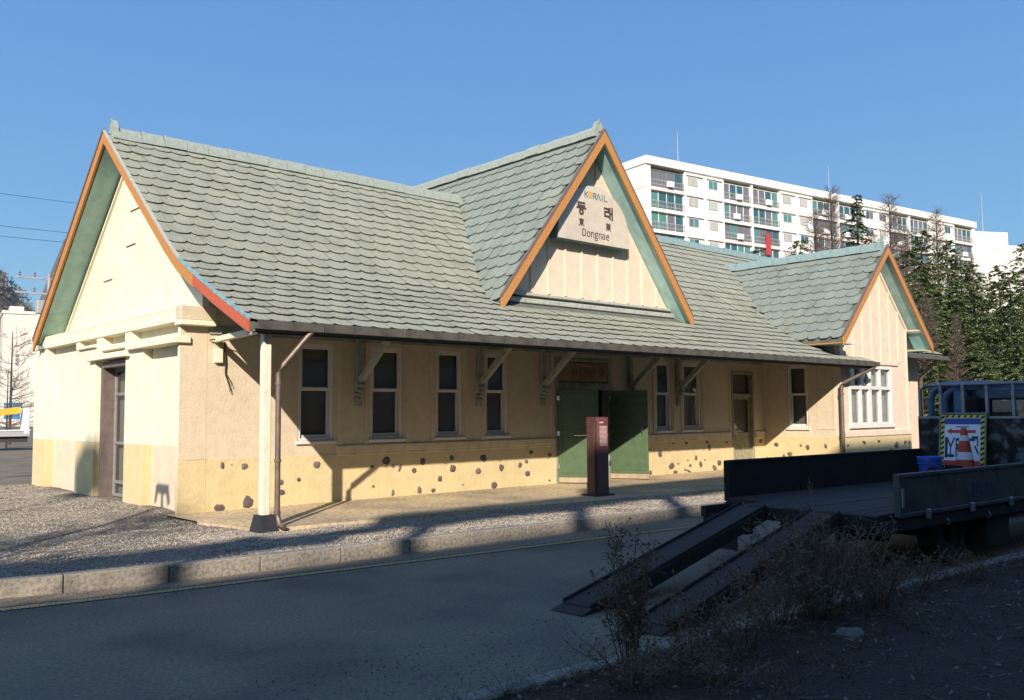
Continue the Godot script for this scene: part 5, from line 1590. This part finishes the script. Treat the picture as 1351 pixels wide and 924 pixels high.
func apartment():
	var A := thing("apartment_block", "long white apartment block with glazed balconies and grey railings behind the station", "building", V(80.63, -0.2, -55.97), "white apartment blocks", deg_to_rad(-8.3))
	part("body", bxp(V(0, 0, -13), V(75.3, 33.0, -1.3)), M.apt, A)
	part("parapet", bxp(V(-0.15, 32.75, -13.1), V(75.5, 33.8, 0.25), 0.05), M.apt, A)
	part("end_wall", bxp(V(-0.02, 0, -13.02), V(0.8, 32.75, 0.0)), M.apt, A)
	part("end_wall", bxp(V(74.6, 0, -1.3), V(75.3, 32.75, 0.0)), M.apt, A)
	for k in 4: part("floor_joint", bxp(V(-0.05, 29.85 - k * 2.7, -13), V(0.0, 29.92 - k * 2.7, 0)), M.apt_trim, A)
	var an := MB.new()
	an.tube([V(9.5, 33.8, -4), V(9.5, 39.5, -4)], 0.09, 0.03, 5)
	an.tube([V(9.5, 33.8, -4), V(9.5, 35.2, -4)], 0.25, 0.12, 6)
	an.tube([V(41.5, 33.8, -4), V(41.5, 39.5, -4)], 0.08, 0.03, 5)
	part("antenna", an, M.rail, A)
	var nf := 6
	var gl := [M.apt_glass, M.apt_glass2, M.apt_glass3, M.apt_glass2, M.apt_glass]
	var pane_c := {}
	for wb in [[6.7, 13.9], [25.1, 32.2], [44.2, 50.7], [61.7, 69.0]]:
		part("wall_bay", bxp(V(wb[0], 0, -1.32), V(wb[1], 32.75, -0.02)), M.apt, A)
		var mid: float = (wb[0] + wb[1]) * 0.5
		for f in nf:
			var y0 := 30.05 - f * 2.7
			for e in [[wb[0] + 0.6, wb[0] + 2.3], [mid + 0.7, mid + 2.3]]:
				var w := sub("window", A)
				part("hood", bxp(V(e[0] - 0.4, y0 + 2.2, -0.05), V(e[1] + 0.9, y0 + 2.34, 0.22)), M.apt_trim if f % 2 else M.apt, w)
				part("frame", bxp(V(e[0] - 0.08, y0 + 0.9, -0.06), V(e[1] + 0.08, y0 + 2.12, 0.04)), M.white_frame, w)
				var m2: float = (e[0] + e[1]) * 0.5
				part("pane", bxp(V(e[0], y0 + 0.98, 0.0), V(m2 - 0.04, y0 + 2.04, 0.06)), gl[rng.randi() % 5], w)
				part("pane", bxp(V(m2 + 0.04, y0 + 0.98, 0.0), V(e[1], y0 + 2.04, 0.06)), gl[rng.randi() % 5], w)
				if rng.randf() < 0.6:
					var gr := MB.new()
					for j in 8:
						var x: float = lerp(e[0], e[1], (j + 0.5) / 8.0)
						gr.box(V(x - 0.03, y0 + 0.95, 0.1), V(x + 0.03, y0 + 2.05, 0.15))
					part("grille", gr, M.white_frame, w)
	for bb in [[0.8, 6.7], [13.9, 19.3], [19.6, 25.1], [32.2, 38.0], [38.4, 44.2], [50.7, 56.0], [56.4, 61.7], [69.0, 74.6]]:
		if bb[0] in [19.6, 38.4, 56.4]: part("party_fin", bxp(V(bb[0] - 0.32, 0, -1.3), V(bb[0] - 0.02, 32.75, -0.01)), M.apt, A)
		for f in nf:
			var y0 := 30.05 - f * 2.7
			var o := sub("balcony", A)
			part("slab", bxp(V(bb[0], y0 - 0.42, -1.3), V(bb[1], y0 + 0.02, 0.0)), M.apt if (f + int(bb[0])) % 3 else M.apt_trim, o)
			var np := 4
			for j in np:
				var x0: float = lerp(bb[0] + 0.08, bb[1] - 0.08, float(j) / np) + 0.05; var x1: float = lerp(bb[0] + 0.08, bb[1] - 0.08, float(j + 1) / np) - 0.05
				part("pane", bxp(V(x0, y0 + 0.1, -0.42), V(x1, y0 + 2.2, -0.36)), gl[rng.randi() % 5], o)
			var fr := MB.new()
			for j in np + 1:
				var x: float = lerp(bb[0] + 0.08, bb[1] - 0.08, float(j) / np)
				fr.box(V(x - 0.05, y0 + 0.02, -0.45), V(x + 0.05, y0 + 2.28, -0.3))
			fr.box(V(bb[0], y0 + 2.2, -0.45), V(bb[1], y0 + 2.28, -0.29))
			part("frame", fr, M.white_frame if (f + int(bb[1])) % 3 else M.apt_dark, o)
			var ra := MB.new()
			for y in [0.35, 0.95]: ra.box(V(bb[0], y0 + y, -0.08), V(bb[1], y0 + y + 0.05, -0.03))
			var nb := int((bb[1] - bb[0]) / 0.28)
			for j in nb:
				var x: float = lerp(bb[0], bb[1], (j + 0.5) / nb)
				ra.box(V(x - 0.02, y0 + 0.05, -0.07), V(x + 0.02, y0 + 0.98, -0.04))
			part("railing", ra, M.rail, o)
			if rng.randf() < 0.4:
				var x: float = lerp(bb[0] + 0.5, bb[1] - 1.4, rng.randf())
				part("air_conditioner", bxp(V(x, y0 + 0.15, -0.02), V(x + 1.0, y0 + 0.9, 0.42), 0.05), M.lorry_white, o)
	part("red_banner", bxp(V(21.9, 23.3, 0.02), V(22.9, 26.3, 0.06)), M.red, A)

func hills():
	var cam := CAMP
	for h in [[0, "hill", 430.0, 120.0], [1, "mountain", 1300.0, 260.0]]:
		var mb := MB.new()
		var n := 60; var nd := 16
		var f := FastNoiseLite.new(); f.seed = 9 + h[0]; f.frequency = 0.012 if h[0] == 0 else 0.004
		var pt := func(i, j):
			var az: float = deg_to_rad(lerp(-60.0, 27.0, float(i) / n))
			var d: float = h[2] + h[3] * j / nd
			var x: float = cam.x + d * sin(az); var z: float = cam.z - d * cos(az)
			var a := rad_to_deg(az)
			var pk: float
			if h[0] == 0: pk = 92.0 * exp(-pow((a - 7.5) / 7.5, 2.0)) + 34.0 * exp(-pow((a + 30.0) / 14.0, 2.0)) + 10.0
			else: pk = 205.0 * exp(-pow((a - 15.4) / 1.6, 2.0)) + 60.0
			var ramp: float = sin(PI * 0.5 * minf(1.0, j / (nd * 0.7)))
			return V(x, -0.2 + (pk + 9.0 * f.get_noise_2d(x, z)) * ramp * (1.0 if a < 22.0 else 1.0 - (a - 22.0) / 5.0), z)
		for i in n:
			for j in nd:
				mb.quad(pt.call(i, j), pt.call(i + 1, j), pt.call(i + 1, j + 1), pt.call(i, j + 1))
		structure(h[1], mb, M.hill)
		if h[0] == 0:
			# winter wood on the hill, one mass
			var wd := MB.new()
			wd.use_col = true
			for k in 1500:
				var i := rng.randf_range(34.0, 57.0); var j := rng.randf_range(1.0, 12.5)
				var p: Vector3 = pt.call(i, j)
				var ev := rng.randf() < 0.35
				for q in 26:
					var c := p + V(rng.randf_range(-3, 3), rng.randf_range(0.3, 3.6), rng.randf_range(-3, 3))
					var s := rng.randf_range(0.5, 1.2)
					var u := V(rng.randf_range(-1, 1), rng.randf_range(-1, 1), rng.randf_range(-1, 1)).normalized() * s
					var w := u.cross(V(rng.randf_range(-1, 1), rng.randf_range(-1, 1), rng.randf_range(-1, 1))).normalized() * s * 0.6
					var b := rng.randf_range(0.6, 1.3)
					wd.col = Color(0.075, 0.085, 0.05) * b if ev else Color(0.15, 0.125, 0.10) * b
					wd.tri(c - u, c + w, c + u)
			var o := part("hillside_wood", wd, M.dry, self)
			o.set_meta("kind", "stuff"); o.set_meta("label", "brown winter wood covering the hill at far left"); o.set_meta("category", "wood")

func lorry():
	var b := V(4.2, -0.2, -41.0)
	var s := thing("crane_lorry", "white flatbed lorry with yellow crane parked in the lot at far left", "truck", b, "", deg_to_rad(-8.0))
	part("bed", bxp(V(-6, 0.75, -1.1), V(3.6, 1.05, 1.1), 0.02), M.rail, s)
	part("side_rail", bxp(V(-6, 1.05, 1.06), V(3.6, 1.12, 1.14)), M.lorry_white, s)
	part("tail_board", bxp(V(3.3, 0.9, -1.1), V(3.55, 2.3, 1.12), 0.02), M.lorry_white, s)
	part("chassis", bxp(V(-6, 0.45, -0.9), V(3.5, 0.75, 0.9)), M.dark, s)
	for x in [-4.5, -0.5, 0.8]:
		var w := sub("wheel", s, V(x, 0.45, 1.0))
		w.rotation.x = PI / 2
		var ty := MB.new()
		ty.lathe([Vector2(0.0, -0.1), Vector2(0.42, -0.14), Vector2(0.45, -0.1), Vector2(0.45, 0.1), Vector2(0.42, 0.14), Vector2(0, 0.1)], V(0, 0, 0), 16)
		part("tyre", ty, M.rubber, w)
	part("crane_base", bxp(V(-4.3, 1.05, -0.8), V(-2.8, 2.6, 0.8), 0.06), M.excav, s)
	part("crane_cab", bxp(V(-2.6, 1.3, -0.7), V(-1.3, 2.9, 0.7), 0.06), M.excav, s)
	var bm := MB.new()
	bm.bar(V(-3.6, 2.4, 0.1), V(-0.2, 1.75, 0.1), 0.4, 0.45)
	bm.bar(V(-0.2, 1.7, 0.1), V(3.2, 2.2, 0.1), 0.32, 0.36)
	part("boom", bm, M.excav, s)
	part("outrigger", bxp(V(0.6, 1.06, -0.9), V(1.6, 1.9, 0.9), 0.05), M.excav, s)
	part("load", bxp(V(-1.0, 1.06, -0.9), V(0.4, 1.5, 0.9), 0.1), M.gravel, s)

# ---------------------------------------------------------------- trees
func conifer(H: float, r: float, sd: int, dark: float) -> Array:
	var g := RandomNumberGenerator.new(); g.seed = sd
	var mb := MB.new(); mb.use_col = true
	var y := H * 0.05
	while y < H * 0.985:
		var t := y / H
		var nb := int(lerp(10.0, 5.0, t))
		for k in nb:
			var an := g.randf() * TAU
			var L: float = r * pow(1.0 - t, 0.62) * g.randf_range(0.55, 1.12) * (1.0 + 0.28 * sin(an * 2.0 + y * 1.3 + sd)) + 0.12
			var dir := V(cos(an), 0, sin(an))
			var tip := V(0, y, 0) + dir * L + V(0, -L * g.randf_range(0.02, 0.28) + 0.1, 0)
			var p0 := V(0, y + 0.1, 0)
			var tone := g.randf_range(0.65, 1.35)
			var side := dir.cross(Vector3.UP)
			var ns := int(L / 0.17) + 2
			for j in ns:
				var f := (j + g.randf()) / ns
				if f < 0.18: continue
				var c := p0.lerp(tip, f) + V(0, 0.10 * sin(PI * f), 0)
				for q in 9:
					var sl: float = g.randf_range(0.11, 0.26) * lerp(1.25, 0.75, f)
					var d := (dir * g.randf_range(0.2, 1.0) + side * g.randf_range(-1.1, 1.1) + V(0, g.randf_range(-0.55, 0.25), 0)).normalized()
					var u := d.cross(V(g.randf_range(-0.4, 0.4), 1, g.randf_range(-0.4, 0.4))).normalized()
					var b := tone * g.randf_range(0.75, 1.3) * dark
					mb.col = Color(0.125 * b, 0.155 * b, 0.062 * b)
					var e := c + d * sl
					mb.quad(c - u * 0.02, c + d * sl * 0.45 - u * sl * 0.22, e, c + d * sl * 0.45 + u * sl * 0.22)
		y += 0.17 + 0.05 * t
	var tr := MB.new()
	tr.tube([V(0, -0.1, 0), V(0, H * 0.5, 0), V(0, H * 0.97, 0)], H * 0.018, 0.02, 7)
	return [tr, mb]

func bare(H: float, sd: int, spread: float, upright: bool, dens := 1.0) -> Array:
	var g := RandomNumberGenerator.new(); g.seed = sd
	var tr := MB.new(); var cr := MB.new(); cr.use_col = true
	tr.tube([V(0, -0.1, 0), V(g.randf_range(-0.1, 0.1), H * 0.5, 0), V(0, H * 0.96, 0)], H * 0.014, 0.02, 7)
	var y := H * 0.16
	while y < H * 0.97:
		var t := y / H
		for k in 3:
			var an := g.randf() * TAU
			var L: float = spread * pow(1.0 - t, 0.7) * g.randf_range(0.6, 1.1) + 0.25
			var dir := V(cos(an), g.randf_range(0.35, 0.9) if upright else g.randf_range(0.1, 0.6), sin(an)).normalized()
			var p0 := V(0, y, 0)
			var tip := p0 + dir * L
			var b := g.randf_range(0.7, 1.3)
			cr.col = Color(0.125 * b, 0.088 * b, 0.068 * b)
			cr.tube([p0, p0.lerp(tip, 0.5) + V(0, -0.04 * L, 0), tip], 0.035 * (1.1 - t), 0.012, 3, false)
			var n := int((L / 0.14 + 3) * dens)
			for j in n:
				var f := g.randf_range(0.15, 1.0)
				var c := p0.lerp(tip, f)
				var d := (dir * 0.7 + V(g.randf_range(-1, 1), g.randf_range(-0.3, 0.9), g.randf_range(-1, 1))).normalized() * g.randf_range(0.25, 0.7)
				cr.tube([c, c + d], 0.011, 0.006, 3, false)
				if g.randf() < 0.8:
					var c2 := c + d * 0.6
					var d2 := V(g.randf_range(-1, 1), g.randf_range(-0.2, 1), g.randf_range(-1, 1)).normalized() * 0.3
					cr.tube([c2, c2 + d2], 0.008, 0.005, 3, false)
		y += 0.2 / dens
	return [tr, cr]

func plant_tree(called: String, pair: Array, at: Vector3, sc: float, turn: float, label: String, group: String, cm: Material):
	var o := thing(called, label, "tree", at, group, turn)
	o.scale = V(sc, sc, sc)
	part("trunk", pair[0], M.bark, o)
	part("crown", pair[1], cm, o)

func build_trees():
	var cv := []
	for k in 3:
		var q := conifer(10.0, 4.0, 100 + k, 1.2)
		cv.append([q[0].mesh(), q[1].mesh()])
	var slim := conifer(16.0, 2.2, 120, 0.72)
	slim = [slim[0].mesh(), slim[1].mesh()]
	var cs := [[44.3, 10.7, -6.9, "tall dark cedar just right of the wing gable"], [49.5, 10.9, -7.6, "cedar rising highest behind the cedar row"], [43.4, 8.5, -3.9, "middle cedar of the row behind the truck cab"], [47.6, 8.9, -4.1, "rear cedar in the middle of the row"], [50.6, 10.3, -3.6, "tall cedar at the right edge of the photo"], [38.9, 7.0, -4.3, "low spreading cedar nearest the wing eave"], [38.7, 6.4, -1.7, "bushy cedar directly above the truck cab"], [37.7, 6.0, 0.1, "front cedar at the right edge above the truck"], [39.2, 6.6, -3.0, "short front cedar left of the truck cab middle"], [47.3, 9.2, -1.4, "cedar cut by the right edge of the photo"], [41.5, 7.4, -0.6, "cedar between the front row and the right edge"], [41.0, 7.6, -5.6, "cedar filling the gap beside the wing"], [45.8, 9.0, -5.4, "cedar behind the gap between the two tallest cedars"], [43.6, 8.0, -2.2, "cedar in the second row above the cab roof"], [44.5, 8.2, 0.4, "cedar behind the front cedar at the right edge"], [36.0, 4.6, -0.9, "lowest young cedar just above the cab roof"], [36.4, 4.4, -3.0, "young cedar nearest the roof bows of the truck"]]
	for k in cs.size():
		var e: Array = cs[k]
		plant_tree("cedar_tree", cv[k % 3], V(e[0], -0.2, e[2]), (e[1] + 0.2) / 10.0 * (1.07 if e[1] > 7.0 else 1.0), k * 1.7, e[3], "cedars beyond the station", M.needle)
	plant_tree("cedar_tree", slim, V(51.0, -0.2, -13.9), 1.02, 0.4, "slender dark cedar standing before the apartment block", "cedars beyond the station", M.needle)
	plant_tree("cedar_tree", cv[1], V(59.1, -0.2, -22.8), 1.53, 0.9, "broad cedar top just over the wing ridge", "cedars beyond the station", M.needle)
	plant_tree("cedar_tree", cv[2], V(54.9, -0.2, -24.0), 1.42, 2.9, "small cedar top above the main ridge right of the central gable", "cedars beyond the station", M.needle)
	var bv := []
	for k in 3:
		var q := bare(18.0, 300 + k, 2.6, true)
		bv.append([q[0].mesh(), q[1].mesh()])
	var bs := [[63.5, 20.6, -22.4, "tall bare tree left of the slender cedar"], [59.9, 17.8, -21.9, "shorter bare tree left of the tall bare tree"], [72.0, 21.1, -21.4, "tall bare tree above the wing ridge end"], [50.0, 12.2, -10.5, "brown leafless tree close behind the wing gable"], [80.3, 20.8, -20.8, "bare tree between wing gable and block end"], [61.4, 15.7, -18.0, "bare tree hidden behind the wing ridge"], [47.0, 10.4, -7.9, "brown bare tree beside the tall dark cedar"], [88.1, 17.0, -20.8, "pale bare tree before the plain white slab"], [55.9, 12.8, -12.4, "bare tree tucked behind the cedars by the gable"], [41.8, 8.6, -6.2, "tangled bare bush tree at the wing eave"], [38.6, 8.5, -5.6, "brown bare tree rising just right of the wing bargeboard"], [37.0, 7.0, -3.6, "low brown bare tree above the small eave right of the wing"], [36.1, 5.9, -2.0, "short brown bare tree in front of the middle cedar"], [51.6, 11.4, -8.2, "thin bare tree behind the highest cedar"], [53.8, 14.0, -12.0, "bare tree top above the right bargeboard of the wing"]]
	for k in bs.size():
		var e: Array = bs[k]
		plant_tree("bare_tree", bv[k % 3], V(e[0], -0.2, e[2]), (e[1] + 0.2) / 18.0, k * 2.1, e[3], "leafless trees beyond the station", M.dry)
	# bare street tree by the lorry
	var lt := bare(6.0, 340, 3.0, false, 0.45)
	plant_tree("bare_tree", [lt[0].mesh(), lt[1].mesh()], V(7.6, -0.2, -44.5), 0.8, 0.0, "small bare tree in front of the yellow crane lorry", "leafless trees beyond the station", M.dry)
	plant_tree("bare_tree", [lt[0].mesh(), lt[1].mesh()], V(9.5, -0.2, -52.0), 1.3, 2.0, "bare tree behind the yellow crane lorry", "leafless trees beyond the station", M.dry)

# ---------------------------------------------------------------- what throws the shade (behind the viewer)
func build_shade_makers():
	var B := thing("rendered_building", "plain rendered building behind the viewer that shades the road", "building", V(-18, -0.2, 24))
	part("wall", bxp(V(-36, 0, 0), V(30, 14.15, 12)), M.render, B)
	for k in 14:
		for f in 4: part("window", bxp(V(-33 + k * 4.5, 1.4 + f * 3.3, -0.05), V(-31 + k * 4.5, 2.9 + f * 3.3, 0.05)), M.apt_glass2, B)
	var screen := MB.new()
	# roof screen on posts
	for e in [[-36.0, -2.6, 15.0, 15.75], [-2.6, 2.0, 15.35, 16.4], [2.0, 30.0, 15.45, 17.15]]:
		screen.box(V(e[0], e[2], 0.25), V(e[1], e[3], 0.33))
	part("roof_screen", screen, M.render, B)
	var ps := MB.new()
	for x in [-9.0, -4.6, -1.5, 1.7, 4.1, 8.0, 12.0, 16.0, 20.0]: ps.box(V(x, 14.1, 0.3), V(x + 0.35, 16.0, 0.4))
	part("screen_post", ps, M.render, B)
	# mast with a cabinet on the roof
	var mp := MB.new()
	mp.tube([V(-12.2, 14.1, 0.1), V(-12.2, 22.4, 0.1)], 0.05, 0.05, 6)
	part("mast", mp, M.pole, B)
	part("mast_cabinet", bxp(V(-12.6, 21.6, -0.3), V(-11.8, 22.5, 0.5), 0.03), M.rail, B)
	var B2 := thing("rendered_building", "lower plain building right of the viewer, across the road", "building", V(12.5, -0.2, 26))
	part("wall", bxp(V(0, 0, 0), V(50, 11.0, 12)), M.render, B2)
	for k in 10:
		for f in 3: part("window", bxp(V(2.5 + k * 4.7, 1.4 + f * 3.3, -0.05), V(4.5 + k * 4.7, 2.9 + f * 3.3, 0.05)), M.apt_glass2, B2)
	# street lamp and sign pole off the left of the frame
	var sl := thing("street_lamp", "short street lamp with a twin head left of the station", "street lamp", V(-4.92, -0.02, 3.78))
	var m := MB.new()
	m.tube([V(0, 0, 0), V(0, 3.95, 0)], 0.05, 0.035, 8)
	part("pole", m, M.pole, sl)
	var hd := MB.new()
	hd.bar(V(0.0, 3.98, -0.26), V(0.0, 3.98, 0.26), 0.08, 0.12)
	for sgn in [-1.0, 1.0]: hd.bar(V(0, 3.95, sgn * 0.24), V(0, 3.74, sgn * 0.30), 0.06, 0.06, V(1, 0, 0))
	part("head", hd, M.pole, sl)
	var bt := bare(9.5, 361, 3.4, false)
	plant_tree("bare_tree", [bt[0].mesh(), bt[1].mesh()], V(-13.2, -0.1, 12.2), 1.0, 0.7, "bare tree off the left whose shadow streaks the gravel", "leafless trees beyond the station", M.dry)
	var bt2 := bare(9.0, 362, 3.0, false)
	plant_tree("bare_tree", [bt2[0].mesh(), bt2[1].mesh()], V(-16.0, -0.1, 8.2), 1.0, 1.9, "second bare tree off the left beyond the gravel", "leafless trees beyond the station", M.dry)

# ---------------------------------------------------------------- weeds on the bank
func weed(H: float, spread: float, n: int, sd: int, lean: Vector3, fluffy: float) -> Array:
	var g := RandomNumberGenerator.new(); g.seed = sd
	var st := MB.new(); st.use_col = true
	var tf := MB.new(); tf.use_col = true
	for k in n:
		var an := g.randf() * TAU
		var h := H * g.randf_range(0.45, 1.05)
		var o := V(cos(an), 0, sin(an))
		var p0 := o * g.randf() * spread * 0.25
		var tip := p0 + o * spread * g.randf_range(0.1, 1.0) + V(0, h, 0) + lean * g.randf_range(0.5, 1.2)
		var mid := p0.lerp(tip, 0.5) + V(0, h * 0.12, 0)
		var b := g.randf_range(0.5, 1.3)
		st.col = Color(0.17 * b, 0.115 * b, 0.065 * b)
		st.tube([p0, mid, tip], 0.0045, 0.0018, 3, false)
		var nt := int(5 + fluffy * 16)
		for j in nt:
			var f := g.randf_range(0.25, 1.0)
			var c := p0.lerp(mid, f * 2.0) if f < 0.5 else mid.lerp(tip, f * 2.0 - 1.0)
			var d := V(g.randf_range(-1, 1), g.randf_range(-0.3, 1), g.randf_range(-1, 1)).normalized() * g.randf_range(0.04, 0.15)
			st.tube([c, c + d], 0.0018, 0.001, 3, false)
			for q in int(1 + fluffy * 3):
				var e := c + d * g.randf_range(0.5, 1.0)
				var u := V(g.randf_range(-1, 1), g.randf_range(-1, 1), g.randf_range(-1, 1)).normalized() * g.randf_range(0.006, 0.018)
				var w := u.cross(V(g.randf_range(-1, 1), g.randf_range(-1, 1), g.randf_range(-1, 1))).normalized() * 0.006
				var bb := g.randf_range(0.5, 1.3)
				tf.col = Color(0.18 * bb, 0.125 * bb, 0.075 * bb)
				tf.quad(e - u, e - w, e + u, e + w)
	return [st, tf]

func build_weeds():
	var ws := [
		[V(-1.38, -0.03, 10.72), 0.88, 0.20, 30, V(-0.08, 0, 0.05), 1.1, "tall feathery dry weed at the foot of the far ramp"],
		[V(-1.62, -0.03, 10.95), 0.34, 0.45, 26, V(0, 0, 0), 0.4, "low tangled dry weed at the bottom edge beside the kerb"],
		[V(-0.85, -0.03, 10.80), 0.42, 0.32, 26, V(0.05, 0, 0), 0.5, "spiky dry weed at the toe of the near ramp"],
		[V(-0.45, -0.03, 10.95), 0.40, 0.40, 24, V(0, 0, 0), 0.5, "sparse dry weed behind the spiky weed on the bank"],
		[V(0.85, -0.03, 10.80), 0.80, 0.62, 90, V(-0.12, 0, 0.0), 0.8, "big bushy dry weed hiding the near ramp below the deck"],
		[V(0.25, -0.03, 10.78), 0.55, 0.45, 40, V(-0.1, 0, 0), 0.7, "medium dry weed left of the big bushy weed"],
		[V(1.45, -0.03, 10.92), 0.55, 0.5, 44, V(0.1, 0, 0), 0.6, "medium dry weed right of the big bushy weed"],
		[V(2.5, -0.03, 10.85), 0.32, 0.3, 16, V(0, 0, 0), 0.4, "small dry weed against the kerb below the side panel"],
		[V(3.3, -0.03, 10.95), 0.30, 0.3, 14, V(0, 0, 0), 0.4, "small dry weed farthest right along the kerb"],
		[V(1.0, -0.03, 10.62), 1.05, 0.14, 5, V(-0.1, 0, 0.02), 0.6, "thin forked dry stalk standing above the truck deck"],
		[V(-1.2, -0.02, 11.3), 0.22, 0.4, 20, V(0, 0, 0), 0.3, "flattened dry weed at the bottom of the picture"],
	]
	for k in ws.size():
		var e: Array = ws[k]
		var w := thing("dry_weed", e[6], "weed", e[0], "dry weeds on the earth bank")
		var q := weed(e[1], e[2], e[3], 500 + k, e[4], e[5])
		part("stalks", q[0], M.dry, w).set_meta("kind", "stuff")
		part("seed_heads", q[1], M.dry, w).set_meta("kind", "stuff")
